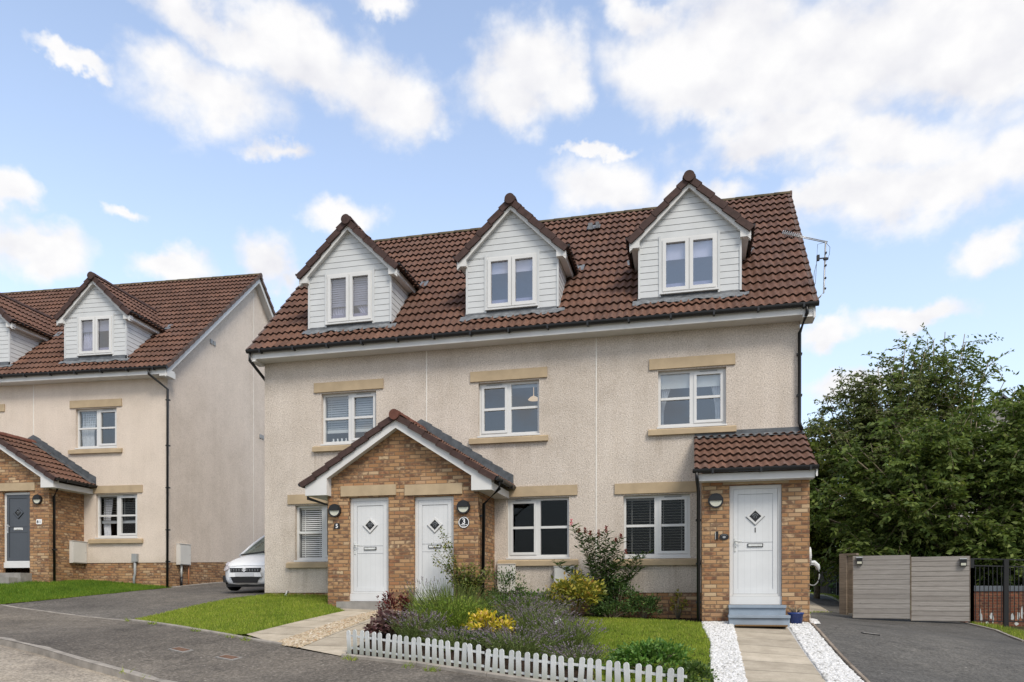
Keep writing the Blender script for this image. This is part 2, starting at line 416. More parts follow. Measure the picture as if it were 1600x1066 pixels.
M['blind'] = simple('white_blind', (.70,.70,.68), .6, .2, .05); M['blind_dim'] = simple('grey_blind', (.38,.40,.42), .6, .2, .05)
M['slat_thin'] = simple('blind_slat_edge', (.20,.20,.19), .6, .2)
M['curtain'] = simple('white_curtain', (.66,.67,.70), .9, .1, .15, 12)
M['numwhite'] = simple('white_numeral', (.8,.8,.8), .5, .2, .02)
M['steel'] = simple('galvanised_aluminium', (.52,.53,.54), .4, .5, .1, 6, .7)
M['lens'] = simple('opal_lens', (.56,.56,.46), .3, .5, .1, 14)
M['white'] = simple('white_paint', (.60,.615,.605), .6, .3, .22, 14)
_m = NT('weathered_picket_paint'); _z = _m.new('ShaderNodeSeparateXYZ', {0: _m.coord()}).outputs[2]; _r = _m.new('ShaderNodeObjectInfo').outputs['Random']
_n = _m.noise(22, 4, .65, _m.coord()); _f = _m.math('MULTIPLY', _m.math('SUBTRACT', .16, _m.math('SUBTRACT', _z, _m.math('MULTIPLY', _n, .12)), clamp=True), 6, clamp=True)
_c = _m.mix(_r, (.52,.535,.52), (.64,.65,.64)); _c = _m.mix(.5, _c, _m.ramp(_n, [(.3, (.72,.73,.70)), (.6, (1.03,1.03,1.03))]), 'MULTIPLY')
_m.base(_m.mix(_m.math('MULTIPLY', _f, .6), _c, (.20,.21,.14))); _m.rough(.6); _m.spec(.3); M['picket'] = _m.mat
M['step_blue'] = simple('blue_grey_step_paint', (.26,.31,.365), .7, .25, .15, 4, bump=.15)
M['concrete'] = simple('grey_concrete', (.27,.255,.235), .92, .15, .25, 5, bump=.3)
M['kerb'] = simple('kerb_concrete', (.30,.27,.235), .92, .15, .3, 4, bump=.4)
M['slab'] = mat_slab('concrete_slab', (.47,.41,.325))
M['asph'] = mat_asphalt('footway_asphalt', (.100,.088,.075), (.205,.180,.150))
M['drive'] = mat_asphalt('driveway_asphalt', (.078,.074,.068), (.128,.122,.113), amt=.25, stone=(.2,.2,.2))
M['driveL'] = mat_asphalt('worn_driveway_asphalt', (.092,.084,.075), (.17,.155,.137))
M['road'] = mat_asphalt('pale_road_asphalt', (.27,.232,.185), (.40,.35,.285), stone=(.42,.38,.33))
M['soil'] = simple('garden_soil', (.035,.024,.017), .95, .05, .5, 14, bump=.8)
M['earth'] = mat_grass_ground('rough_ground', (.07,.065,.035), (.10,.10,.045))
M['lawn_base'] = mat_grass_ground('lawn_base', (.07,.11,.012), (.13,.175,.02))
M['blade'] = mat_blade('grass_blades', [(0,(.16,.215,.03)),(.45,(.25,.325,.045)),(.85,(.33,.40,.045)),(1,(.46,.42,.13))], [(.3,(.50,.62,.5)),(.47,(.92,.95,.88)),(.62,(1.1,1.06,1.0)),(.75,(1.35,1.15,1.2))])
M['blade_lush'] = mat_blade('lush_grass_blades', [(0,(.075,.165,.016)),(.5,(.13,.235,.022)),(1,(.21,.30,.04))], [(.3,(.55,.62,.6)),(.5,(.95,.95,.9)),(.7,(1.3,1.12,1.1))])
M['chips'] = mat_stones('white_stone_chips', [(0,(.25,.24,.22)),(.12,(.47,.46,.435)),(.5,(.60,.59,.57)),(1,(.70,.69,.68))])
M['chips_base'] = simple('chip_bed', (.46,.45,.43), .95, .1, .4, 40)
M['peb'] = mat_stones('buff_pebbles', [(0,(.20,.15,.09)),(.3,(.42,.34,.23)),(.6,(.52,.44,.33)),(.85,(.34,.22,.12)),(1,(.62,.57,.48))])
M['peb_base'] = simple('pebble_bed', (.22,.17,.11), .95, .1, .4, 40)
M['bark'] = simple('tree_bark', (.085,.065,.048), .9, .1, .35, 12, bump=.6)
M['twig'] = simple('pale_twig', (.22,.185,.13), .9, .1, .3, 12)
M['stem'] = simple('green_stem', (.10,.13,.035), .8, .1, .3, 12)
M['timber'] = mat_wood('weathered_grey_timber', (.235,.22,.205), (.345,.328,.31), 1.7/13, line=.35); M['timber_gap'] = mat_wood('weathered_knotty_timber', (.245,.225,.205), (.375,.352,.328), 1.7/13, line=.65)
M['timber2'] = mat_wood('brown_timber', (.16,.125,.095), (.31,.255,.20))
M['iron'] = simple('black_iron', (.010,.010,.011), .5, .4)
M['tarp'] = simple('blue_grey_coping', (.12,.135,.155), .8, .2)
M['bluepot'] = simple('blue_glazed_pot', (.012,.035,.16), .35, .5)
M['mat'] = simple('coir_mat', (.18,.115,.06), .95, .05, .4, 60)
M['carwhite'] = simple('white_car_paint', (.80,.81,.82), .22, .5, .02)
M['badge'] = simple('silver_badge', (.72,.73,.75), .25, .6, .02)
M['chrome'] = simple('chrome', (.75,.76,.78), .15, .5, .02, 3, 1.0)
M['tyre'] = simple('tyre_rubber', (.012,.012,.012), .85, .2)
M['plate'] = simple('blank_plate', (.55,.56,.58), .4, .4, .03)
M['carglass'] = mat_glass('car_glass', .10, (.55,.62,.58))
M['headlight'] = simple('headlight_lens', (.50,.46,.47), .1, .6, .3, 16)
M['carinterior'] = simple('car_interior', (.10,.11,.095), .9, .1)
M['rust'] = simple('rusty_cover', (.15,.085,.055), .8, .2, .35, 18)
M['pvcgrey'] = simple('grey_conduit', (.30,.31,.31), .5, .3); M['copper'] = simple('orange_pipe', (.40,.17,.08), .5, .3)
M['cream_box'] = simple('cream_meter_box', (.60,.585,.55), .5, .3, .05)
M['slate'] = simple('grey_slate_roof', (.16,.165,.175), .8, .2, .2, 4)
M['pale_wall'] = simple('pale_far_wall', (.46,.42,.38), .9, .1, .1, 2)
M['moss_ridge'] = simple('mossy_ridge', (.125,.10,.062), .85, .15, .35, 7)
M['lamp_glow'] = simple('amber_lampshade', (.75,.5,.28), .6, .2)

_e = M['lamp_glow'].node_tree.nodes['Principled BSDF']; _e.inputs['Emission Color'].default_value = (1,.72,.45,1); _e.inputs['Emission Strength'].default_value = .7
# ------------------------------------------------------------------ house pieces
TW_, GA, AMP = .15, .345, .040
def tile_plane(name, O, U, V, width, length, parent, clip=None, mat=None, u_off=0.0, steps=6):
    O = Vector(O); U = Vector(U).normalized(); V = Vector(V).normalized(); N = U.cross(V).normalized()
    if N.z < 0: N = -N
    nc = int(round(width/TW_*steps)); us = np.linspace(0, width, nc+1)
    ph = ((us+u_off)/TW_) % 1.0
    h = AMP*(.5-.5*np.cos(2*math.pi*np.where(ph < .62, ph/.62*.5, .5+(ph-.62)/.38*.5)))
    rows = int(math.ceil(length/GA)); Vs = []; Fs = []; UVs = []; MI = []
    tile = np.floor((us+u_off)/.30).astype(int)
    base = 0
    on = np.array(O); un = np.array(U); vn = np.array(V); nn = np.array(N)
    for r in range(rows):
        v0 = r*GA - .02; v1 = min((r+1)*GA + .03, length)
        jit = (rng.random(tile.max()+2) - .5)*.007; jv = (rng.random(tile.max()+2) - .5)*.012
        hj = h + jit[tile]; vj = v0 + jv[tile]
        P0 = on + us[:,None]*un + vj[:,None]*vn + (hj+.050)[:,None]*nn
        P1 = on + us[:,None]*un + v1*vn + (hj+.002)[:,None]*nn
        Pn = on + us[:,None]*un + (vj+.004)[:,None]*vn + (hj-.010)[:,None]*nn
        n = len(us)
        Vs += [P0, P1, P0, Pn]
        uu = (us+u_off)/.30
        for vv in (r+.02, r+.98, r+.02, r+.02): UVs.append(np.c_[uu, np.full(n, vv)])
        for j in range(n-1):
            c = (P0[j]+P0[j+1]+P1[j]+P1[j+1])/4
            if clip is not None and clip(c): continue
            Fs.append((base+j, base+j+1, base+n+j+1, base+n+j))
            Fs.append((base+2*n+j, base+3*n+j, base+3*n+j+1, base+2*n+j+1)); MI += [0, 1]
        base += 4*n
    o = np_mesh(name, np.concatenate(Vs), np.array(Fs), [M['tile'], M['nose_shade']], parent, True, np.concatenate(UVs), mi=MI)
    if parent is not None and 'off' in parent: o.location = tuple(parent['off'])
    return o

def verge_caps(mb, p0, p1, out, nrm, n_t=.10, depth=.11, step=.345):
    """stepped cap units running up a slope from p0 to p1; out = direction out of the gable, nrm = slope normal"""
    p0 = Vector(p0); p1 = Vector(p1); d = (p1-p0); L = d.length; d.normalize(); out = Vector(out).normalized(); nrm = Vector(nrm).normalized()
    k = 0
    while k*step < L - .02:
        a = k*step; b = min(a + step*1.04, L)
        A0 = p0 + d*a + nrm*.032; B0 = p0 + d*b + nrm*.006
        q = [A0 + out*.03, B0 + out*.02, B0 + out*.02 - nrm*n_t, A0 + out*.03 - nrm*n_t]
        mb.prism(q, -out*(depth+.03))
        k += 1

def ridge_tiles(mb, a, b, r=.11, seg=.45, n=8):
    a = Vector(a); b = Vector(b); d = b-a; L = d.length; d.normalize(); side = Vector((0,0,1)).cross(d).normalized(); up = Vector((0,0,1))
    k = 0
    while k*seg < L-.01:
        s0 = k*seg; s1 = min(s0+seg*1.02, L); r0 = r*1.05; r1 = r*.98
        for i in range(n):
            t0 = math.pi*i/n - .0; t1 = math.pi*(i+1)/n
            def P(s, t, rr): return a + d*s + side*math.cos(t)*rr*1.15 + up*(math.sin(t)*rr - .03)
            mb.face([P(s0,t0,r0), P(s1,t0,r1), P(s1,t1,r1), P(s0,t1,r0)], smooth=True)
        mb.face([P(s0, math.pi*i/n, r0) for i in range(n+1)])
        k += 1

def gutter(mb, a, b, r=.055, n=7):
    """half-round gutter profile extruded from a to b (top edges at a.z)"""
    a = Vector(a); b = Vector(b); d = (b-a).normalized(); side = Vector((0,0,1)).cross(d).normalized()
    pts = [a + side*math.cos(math.pi+math.pi*i/n)*r + Vector((0,0,math.sin(math.pi+math.pi*i/n)*r*1.1)) for i in range(n+1)]
    lip = [pts[0] + Vector((0,0,.012)), *pts, pts[-1] + Vector((0,0,.012))]
    mb.prism(lip, b-a)
    L = (b-a).length; k = .35
    while k < L:   # brackets
        c = a + d*k; mb.prism([c - d*.018 + side*r*1.12, c + d*.018 + side*r*1.12, c + d*.018 - side*r*1.12, c - d*.018 - side*r*1.12], (0,0,-r*1.35))
        k += .82

def wall_holes(mb, x0, x1, z0, z1, holes, y, rev, mi=0, back=None):
    xs = sorted({x0, x1, *[h[0] for h in holes], *[h[1] for h in holes]}); zs = sorted({z0, z1, *[h[2] for h in holes], *[h[3] for h in holes]})
    for i in range(len(xs)-1):
        for j in range(len(zs)-1):
            cx, cz = (xs[i]+xs[i+1])/2, (zs[j]+zs[j+1])/2
            if any(h[0] < cx < h[1] and h[2] < cz < h[3] for h in holes): continue
            mb.face([(xs[i],y,zs[j]),(xs[i+1],y,zs[j]),(xs[i+1],y,zs[j+1]),(xs[i],y,zs[j+1])], mi=mi)
    for a, b, c, d in holes:
        mb.face([(a,y,c),(a,y+rev,c),(a,y+rev,d),(a,y,d)], mi=mi); mb.face([(b,y,c),(b,y,d),(b,y+rev,d),(b,y+rev,c)], mi=mi)
        mb.face([(a,y,d),(a,y+rev,d),(b,y+rev,d),(b,y,d)], mi=mi); mb.face([(a,y,c),(b,y,c),(b,y+rev,c),(a,y+rev,c)], mi=mi)

def room_box(name, x0, x1, z0, z1, y0, dep, mat, parent):
    mb = MB(); x0 -= .25; x1 += .25; z0 -= .3; z1 += .15
    mb.face([(x0,y0+dep,z0),(x1,y0+dep,z0),(x1,y0+dep,z1),(x0,y0+dep,z1)])
    mb.face([(x0,y0,z0),(x0,y0+dep,z0),(x0,y0+dep,z1),(x0,y0,z1)]); mb.face([(x1,y0,z0),(x1,y0,z1),(x1,y0+dep,z1),(x1,y0+dep,z0)])
    mb.face([(x0,y0,z1),(x0,y0+dep,z1),(x1,y0+dep,z1),(x1,y0,z1)]); mb.face([(x0,y0,z0),(x1,y0,z0),(x1,y0+dep,z0),(x0,y0+dep,z0)])
    # surround so that no daylight leaks round the frame
    for q in ((x0,x0+.27,z0,z1),(x1-.27,x1,z0,z1),(x0+.27,x1-.27,z0,z0+.31),(x0+.27,x1-.27,z1-.16,z1)):
        mb.face([(q[0],y0,q[2]),(q[1],y0,q[2]),(q[1],y0,q[3]),(q[0],y0,q[3])])
    return mb.build(name, mat, parent)

def curtain(mb, x0, x1, z0, z1, y, taper=0.0, folds=6, side=1):
    n = folds*6; rows = 8
    P = []
    for j in range(rows+1):
        t = j/rows; z = z1 + (z0-z1)*t
        w = (x1-x0)*(1 - taper*math.sin(min(t*1.25, 1)*math.pi/2))
        xa = x0 if side > 0 else x1 - w
        P.append([(xa + w*i/n, y + .022*math.sin(i/6*2*math.pi + .8*math.sin(j)), z) for i in range(n+1)])
    for j in range(rows):
        for i in range(n): mb.face([P[j][i], P[j][i+1], P[j+1][i+1], P[j+1][i]], smooth=True)

def make_window(H_, xc, z0, z1, w, kind, sash='R', lintel=True, glass='glass_low'):
    """z0..z1 = frame; y of frame front = .07 behind the wall face"""
    x0, x1 = xc-w/2, xc+w/2; y = .075
    f = MB(); t = .05
    f.box(x0, x1, y, y+.07, z0, z0+t+.01); f.box(x0, x1, y, y+.07, z1-t, z1)
    f.box(x0, x0+t, y, y+.07, z0+t+.01, z1-t); f.box(x1-t, x1, y, y+.07, z0+t+.01, z1-t)
    f.box(xc-.042, xc+.042, y-.002, y+.07, z0+t+.01, z1-t)
    f.box(x0-.02, x1+.02, y-.10, y+.02, z0-.035, z0-.002)           # upvc sill nose
    zm = (z0+z1)/2 + .01
    sx0, sx1 = (xc+.042, x1-t) if sash == 'R' else (x0+t, xc-.042)  # opening sash
    s = .055
    f.box(sx0, sx1, y-.016, y+.05, z0+.062, z0+.062+s); f.box(sx0, sx1, y-.016, y+.05, z1-t-s, z1-t-.001)
    f.box(sx0, sx0+s, y-.016, y+.05, z0+.062+s, z1-t-s); f.box(sx1-s, sx1, y-.016, y+.05, z0+.062+s, z1-t-s)
    f.box(sx0+s, sx1-s, y-.004, y+.045, zm-.025, zm+.025)
    ox0, ox1 = (x0+t, xc-.042) if sash == 'R' else (xc+.042, x1-t)
    f.box(ox0, ox1, y-.004, y+.045, zm-.025, zm+.025)
    win = f.build('window', M['upvc'], H_)
    v = MB(); mx = (sx0+sx1)/2; v.box(mx-.17, mx+.17, y-.024, y-.014, z1-.052, z1-.030); v.build('trickle_vent', M['groove'], win)
    g_ = MB(); g_.face([(x0+.02, y+.03, z0+.03), (x1-.02, y+.03, z0+.03), (x1-.02, y+.03, z1-.03), (x0+.02, y+.03, z1-.03)])
    g_.build('pane', M[glass], win)
    if lintel:
        l = MB(); l.box(xc-.84, xc+.84, -.045, .03, z1+.03, z1+.245); l.build('lintel', M['stone'], win)
        l = MB(); a, b = xc-.86, xc+.86; za, zb = z0-.175, z0-.038
        l.prism([(a,-.085,za),(a,-.085,zb-.035),(a,-.002,zb),(a,.09,zb),(a,.09,za)], (b-a, 0, 0)); l.build('sill', M['stone'], win)
    yi = y+.085
    def slats(za, zb, xa, xb, pitch, hgt, mat, tilt):
        b = MB(); z = zb
        while z > za:
            b.face([(xa, yi+.02, z), (xb, yi+.02, z), (xb, yi+.02+tilt, z-hgt), (xa, yi+.02+tilt, z-hgt)]); z -= pitch
        for fx in (.18, .82): 
            xx = xa+(xb-xa)*fx; b.box(xx-.006, xx+.006, yi+.005, yi+.012, za, zb)
        b.box(xa, xb, yi, yi+.04, zb-.02, zb+.03)
        b.build('blind', mat, win)
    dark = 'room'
    if kind == 'venetian_closed':
        for xa, xb in ((x0+.06, xc-.03), (xc+.03, x1-.06)): slats(z0+.07, z1-.07, xa, xb, .046, .026, M['blind'], -.012)
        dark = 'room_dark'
    elif kind == 'venetian_open':
        for xa, xb in ((x0+.06, xc-.03), (xc+.03, x1-.06)): slats(z0+.07, z1-.07, xa, xb, .056, .012, M['slat_thin'], .02)
        dark = 'room_dark'
    elif kind == 'venetian_half':
        for xa, xb in ((x0+.06, xc-.03), (xc+.03, x1-.06)): slats(z0+.36, z1-.07, xa, xb, .052, .040, M['blind_dim'], -.01)
        b = MB(); b.box(x0+.06, x1-.06, yi, yi+.03, z0+.27, z0+.34)
        b.build('blind_rail', M['blind'], win)
        b = MB()
        for k in range(5):
            xx = x0+.2+k*.105; b.tube([(xx,yi+.02,z0+.05),(xx,yi+.02,z0+.08),(xx,yi+.02,z0+.10),(xx,yi+.02,z0+.145)], .03, 8, radii=[.036,.034,.018,.020])
        b.build('ornament', M['numwhite'], win)
    elif kind == 'venetian_curtain':
        for xa, xb in ((x0+.06, xc-.03), (xc+.03, x1-.06)): slats(z0+.52, z1-.07, xa, xb, .05, .012, M['slat_thin'], .02)
        c = MB(); curtain(c, x0+.06, x0+.36, z0+.05, z1-.07, yi+.09, .25, 4, 1); c.build('curtain', M['curtain'], win)
        b = MB(); b.box(x0+.06, x1-.06, yi+.02, yi+.04, z0+.42, z0+.50); b.build('blind_rail', M['blind_dim'], win)
        dark = 'room_dark'
    elif kind == 'roller_curtain':
        b = MB(); b.box(x0+.05, x1-.05, yi, yi+.012, z1-.33, z1-.05); b.build('blind', M['blind'], win)
        c = MB(); curtain(c, x0+.05, x0+.25, z0+.05, z1-.3, yi+.06, .75, 4, 1); curtain(c, x1-.28, x1-.05, z0+.05, z1-.3, yi+.06, .35, 4, -1); c.build('curtain', M['curtain'], win)
    elif kind == 'pendant':
        b = MB(); b.box(x0+.05, x1-.05, yi, yi+.012, z1-.11, z1-.04); b.build('blind', M['blind_dim'], win)
        b = MB(); cx = x1-.30; b.tube([(cx,yi+.7,z1+.1),(cx,yi+.7,z1-.11)], .008, 6); b.tube([(cx,yi+.7,z1-.11),(cx,yi+.7,z1-.14),(cx,yi+.7,z1-.19),(cx,yi+.7,z1-.20)], .1, 16, radii=[.02,.08,.125,.12])
        b.build('lampshade', M['lamp_glow'], win)
    elif kind == 'plain':
        dark = 'room_dark'
    elif kind == 'curtain_left':
        c = MB(); curtain(c, x0+.05, x0+.55, z0+.05, z1-.06, yi+.04, .2, 6, 1); c.build('curtain', M['curtain'], win)
        for xa, xb in ((x0+.06, xc-.03),): slats(zm+.1, z1-.07, xa, xb, .07, .012, M['slat_thin'], .02)
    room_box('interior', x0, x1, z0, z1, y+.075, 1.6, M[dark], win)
    return win

def make_door(H_, xc, z0, z1, w, yf, hinge='L', skin='door_white', num=None, bare_letter=False, frame_mat='upvc'):
    """frame front at yf (house y); z0 = underside of threshold"""
    x0, x1 = xc-w/2, xc+w/2; t = .062; zt = z0+.155
    f = MB(); f.box(x0, x0+t, yf, yf+.07, zt, z1); f.box(x1-t, x1, yf, yf+.07, zt, z1); f.box(x0+t, x1-t, yf, yf+.07, z1-t, z1)
    f.box(x0-.01, x1+.01, yf-.035, yf+.07, z0, zt-.003); f.box(x0+t, x1-t, yf-.012, yf+.07, zt, zt+.035)
    d = f.build('door', M[frame_mat], H_)
    lx0, lx1, lz0, lz1 = x0+t+.004, x1-t-.004, zt+.04, z1-t-.004
    l = MB(); l.box(lx0, lx1, yf+.012, yf+.055, lz0, lz1)
    l.box(lx0+.001, lx0+.078, yf+.002, yf+.014, lz0, lz1); l.box(lx1-.078, lx1-.001, yf+.002, yf+.014, lz0, lz1)
    l.box(lx0+.078, lx1-.078, yf+.002, yf+.014, lz1-.09, lz1); l.box(lx0+.078, lx1-.078, yf+.002, yf+.014, lz0, lz0+.09)
    l.build('door_leaf', M[skin], d)
    zl = z0+1.08
    gr = MB()   # mid joints of the panel and the shadow round it, drawn as dark strips
    gc = 'groove' if skin == 'door_white' else 'black'
    for zz in (zl+.055, zl-.10): gr.box(lx0+.08, lx1-.08, yf+.008, yf+.0135, zz-.003, zz+.003)
    gr.box(lx0+.078, lx1-.078, yf+.004, yf+.0145, lz1-.097, lz1-.089)
    for xx in (lx0+.078, lx1-.082): gr.box(xx, xx+.004, yf+.004, yf+.0143, lz0+.09, lz1-.097)
    gr.build('panel_joint_shadow', M[gc], d)
    zd = z1-.565; a = .155; b_ = .105
    di = MB()
    for k in range(4):
        t0, t1 = math.pi/2*k, math.pi/2*(k+1)
        o0 = Vector((math.cos(t0)*a, 0, math.sin(t0)*a)); o1 = Vector((math.cos(t1)*a, 0, math.sin(t1)*a))
        i0 = o0*(b_/a); i1 = o1*(b_/a); c = Vector((xc, yf+.011, zd))
        di.prism([c+o0, c+o1, c+i1, c+i0], (0, -.022, 0))
    di.build('diamond_frame', M[frame_mat if skin == 'door_white' else skin], d)
    sh = MB()   # dark line along the lower sides of the diamond
    for sx in (-1, 1):
        p = Vector((xc, yf+.009, zd-a-.012)); q = Vector((xc+sx*(a+.012), yf+.009, zd))
        n_ = Vector((sx, 0, -1)).normalized()*.006; sh.prism([p-n_, q-n_, q+n_, p+n_], (0,-.004,0))
    sh.build('diamond_lower_line', M[gc], d)
    gl = MB(); gl.prism([(xc+b_, yf+.006, zd), (xc, yf+.006, zd+b_), (xc-b_, yf+.006, zd), (xc, yf+.006, zd-b_)], (0, -.006, 0)); gl.build('diamond_pane', M['black'], d)
    et = MB()   # etched swirl in the pane
    def arc(r, a0, a1, w_, cz=0):
        n = 14
        for i in range(n):
            p, q = a0+(a1-a0)*i/n, a0+(a1-a0)*(i+1)/n
            et.prism([(xc+math.cos(p)*(r-w_), yf-.0005, zd+cz+math.sin(p)*(r-w_)), (xc+math.cos(q)*(r-w_), yf-.0005, zd+cz+math.sin(q)*(r-w_)), (xc+math.cos(q)*(r+w_), yf-.0005, zd+cz+math.sin(q)*(r+w_)), (xc+math.cos(p)*(r+w_), yf-.0005, zd+cz+math.sin(p)*(r+w_))], (0,-.002,0))
    arc(.050, R(20), R(160), .009, -.004); arc(.024, R(-60), R(230), .006, -.012)
    et.build('etched_motif', M['leadlight'], d)
    lp = MB(); lp.box(xc-.135, xc+.135, yf-.004, yf+.011, zl-.032, zl+.032); lp.build('letter_plate_seal', M['black'] if skin == 'door_white' else M['numwhite'], d)
    lp = MB(); lp.box(xc-.120, xc+.120, yf-.014, yf-.003, zl-.020, zl+.020); lp.build('letter_plate', M['white'], d)
    hx = lx0+.035 if hinge == 'R' else lx1-.035; s = 1 if hinge == 'R' else -1
    h = MB(); h.box(hx-.016, hx+.016, yf-.012, yf+.003, zl-.11, zl+.13); h.tube([(hx, yf-.01, zl+.075), (hx, yf-.05, zl+.075), (hx+s*.11, yf-.055, zl+.072)], .010, 8)
    h.build('handle', M['steel'] if skin != 'door_white' else M['white'], d)
    k = MB(); k.disc((hx, yf-.011, zl-.03), .008, (0,-1,0), .005, 10); k.build('keyhole', M['black'], d)
    if num:
        text_mesh('numeral', num, .12, M['black'], d, (xc, yf+.009, zd-a-.135), bold=True)
    return d

def text_mesh(name, s, size, mat, parent, loc, rotz=0.0, bold=False, depth=.003):
    cu = bpy.data.curves.new(name, 'FONT'); cu.body = s; cu.size = size; cu.align_x = 'CENTER'; cu.extrude = depth; cu.resolution_u = 3
    if bold: cu.offset = size*.02
    tmp = bpy.data.objects.new(name, cu); COL.objects.link(tmp)
    dg = bpy.context.evaluated_depsgraph_get(); dg.update()
    me = bpy.data.meshes.new_from_object(tmp.evaluated_get(dg))
    COL.objects.unlink(tmp); bpy.data.objects.remove(tmp); bpy.data.curves.remove(cu)
    me.name = name; me.materials.clear(); me.materials.append(mat)
    me.transform(Matrix.Rotation(math.pi/2, 4, 'X'))
    o = bpy.data.objects.new(name, me); link(o, parent)
    o.location = Vector(loc) + (Vector(tuple(parent['off'])) if parent is not None and 'off' in parent else Vector((0,0,0)))
    o.rotation_euler = (0, 0, rotz)
    return o

def clad_rows(mb, poly_fn, z0, z1, pitch, place, mi=0, proud=.010, skip=None):
    """horizontal weatherboards; poly_fn(z)->(a,b) extents at height z; place(a,z,out)->3D point"""
    z = z0
    while z < z1-.004:
        zt = min(z+pitch, z1)
        if skip is not None and z < skip[3]-.004 and zt > skip[3]: zt = skip[3]
        cuts = [None]
        spans = [(poly_fn(z), poly_fn(zt))]
        if skip is not None and z < skip[3]-.02 and zt > skip[2]:
            (a0,b0),(a1,b1) = spans[0]
            spans = [((a0, skip[0]), (a1, skip[0])), ((skip[1], b0), (skip[1], b1))]
        for (a0,b0),(a1,b1) in spans:
            zb = z + .008
            mb.face([place(a0,zb,proud), place(b0,zb,proud), place(b1,zt,.004), place(a1,zt,.004)], mi=0)
            mb.face([place(a0,z,.001), place(b0,z,.001), place(b0,zb,proud), place(a0,zb,proud)], mi=1)
        z = zt

def make_dormer(H_, xc, roof, glass_kind, tan, flip=False):
    """gabled dormer with its front on y=0"""
    ZR, SL, HW = 9.87, .985, 1.20            # ridge plane height, slope, half width at the verge
    ze, hw, yf = 8.655, 1.0, 0.0             # cladding eaves height, half width of the walls
    wz0, wz1, ww = 7.64, 8.755, 1.11
    yr = lambda z: (z-7.05)/tan - .4
    c = MB()
    top = lambda z: (xc-hw, xc+hw) if z <= ze else (xc-max(.0, min(hw, (ZR-.10-z)/SL)), xc+max(.0, min(hw, (ZR-.10-z)/SL)))
    clad_rows(c, top, 7.575, ZR-.10, .128, lambda a, z, o: (a, yf-o, z), skip=(xc-ww/2-.045, xc+ww/2+.045, 7.3, wz1-.006))
    for s in (-1, 1):
        fn = lambda z: (.0, max(.02, yr(z)))
        clad_rows(c, fn, 7.48, ze, .128, lambda a, z, o, s=s: (xc+s*(hw+o), yf+a, z))
        c.box(xc+s*hw-.03*(s > 0)-.012*(s < 0), xc+s*hw+.012*(s > 0)+.03*(s < 0), yf-.028, yf+.01, 7.565, ze)     # corner trim
        xx = xc+s*(ww/2+.0225); c.box(xx-.0225, xx+.0225, yf-.024, yf+.02, 7.565, wz1+.05)
    D_ = c.build('dormer', [M['clad'], M['clad_line']], H_)
    # roof slopes
    clip = lambda p: p[2] < 7.05+(p[1]+.4)*tan+.03 - (0)
    yb = (ZR-7.05)/tan - .4 + .25
    Ls = HW*math.sqrt(1+SL*SL)
    for s in (-1, 1):
        tile_plane('dormer_roof', (xc+s*HW, -.13, ZR-SL*HW), (0, 1, 0), (-s, 0, SL), yb+.13, Ls-.02, D_, clip=lambda p: p[2]-H_['off'][2]*0 < 7.05+(p[1]+.4)*tan+.02)
    for s in (-1, 1):
        v = MB(); verge_caps(v, (xc+s*(HW+.02), -.155, ZR-SL*HW+.03), (xc, -.155, ZR+.035), (0,-1,0), (s*SL, 0, 1), n_t=.13); v.build('verge_cap', M['ridge'], D_)
    r_ = MB(); ridge_tiles(r_, (xc, -.15, ZR+.01), (xc, yb+.05, ZR+.01)); r_.disc((xc, -.165, ZR-.015), .108, (0,-1,0), .055, 20); r_.build('ridge_tile', M['ridge'], D_)
    for s in (-1, 1):
        b = MB(); zt = ZR-.055; zi = zt-.15
        xo = HW-.02; A = [(xc, -.125, zt), (xc+s*xo, -.125, zt-SL*xo), (xc+s*xo, -.125, zt-SL*xo-.15), (xc, -.125, zi)]
        b.prism(A, (0, .035, 0))
        b.box(*sorted((xc+s*(hw-.02), xc+s*(xo+.002))), -.128, .03, ze-.085, ze+.075)         # box end
        b.face([(xc, -.09, zi+.02), (xc+s*xo, -.09, zi-SL*xo+.02), (xc+s*xo, .0, zi-SL*xo+.02), (xc, .0, zi+.02)])       # soffit of the verge
        b.box(*sorted((xc+s*(hw+.015), xc+s*1.15)), .03, yr(ze)+.1, ze-.06, ze+.06)
        b.build('bargeboard', M['fascia'], D_)
    for s in (-1, 1):
        gt = MB(); gutter(gt, (xc+s*1.215, -.15, ze+.12), (xc+s*1.215, yr(ze+.1)+.16, ze+.12), .05); gt.build('gutter', M['black'], D_)
    ld = MB(); n = 26; xa, xb = xc-1.12, xc+1.15
    for i in range(n):
        x0, x1 = xa+(xb-xa)*i/n, xa+(xb-xa)*(i+1)/n
        def rz(y, x): return 7.05+(y+.4)*tan + .100 + .006*math.sin(x*2*math.pi/.15) + .008*math.sin(x*11)
        yl0 = -.15+.025*math.sin(x0*7)+.02*math.sin(x0*19); yl1 = -.15+.025*math.sin(x1*7)+.02*math.sin(x1*19)
        if xc-1.0 < (x0+x1)/2 < xc+1.0:
            if abs((x0+x1)/2-xc) < ww/2+.06: ld.face([(x0, yf-.003, 7.45), (x1, yf-.003, 7.45), (x1, yf-.003, 7.66), (x0, yf-.003, 7.66)])
            ld.face([(x0, -.035, rz(-.035,x0)), (x1, -.035, rz(-.035,x1)), (x1, yf-.003, 7.60), (x0, yf-.003, 7.60)])
        ld.face([(x0, yl0, rz(yl0,x0)), (x1, yl1, rz(yl1,x1)), (x1, -.035, rz(-.035,x1)), (x0, -.035, rz(-.035,x0))], mi=1, smooth=True)
    for s in (-1, 1):   # lead at the foot of the valley
        yy = yr(ze)+.16; zz = 7.05+(yy+.4)*tan+.075; xx = xc+s*1.22
        ld.face([(xx-.07, yy-.05, zz-.05), (xx+.13*s, yy-.06, zz-.055), (xx+.14*s, yy+.14, zz+.15), (xx-.05, yy+.16, zz+.165)], mi=1)
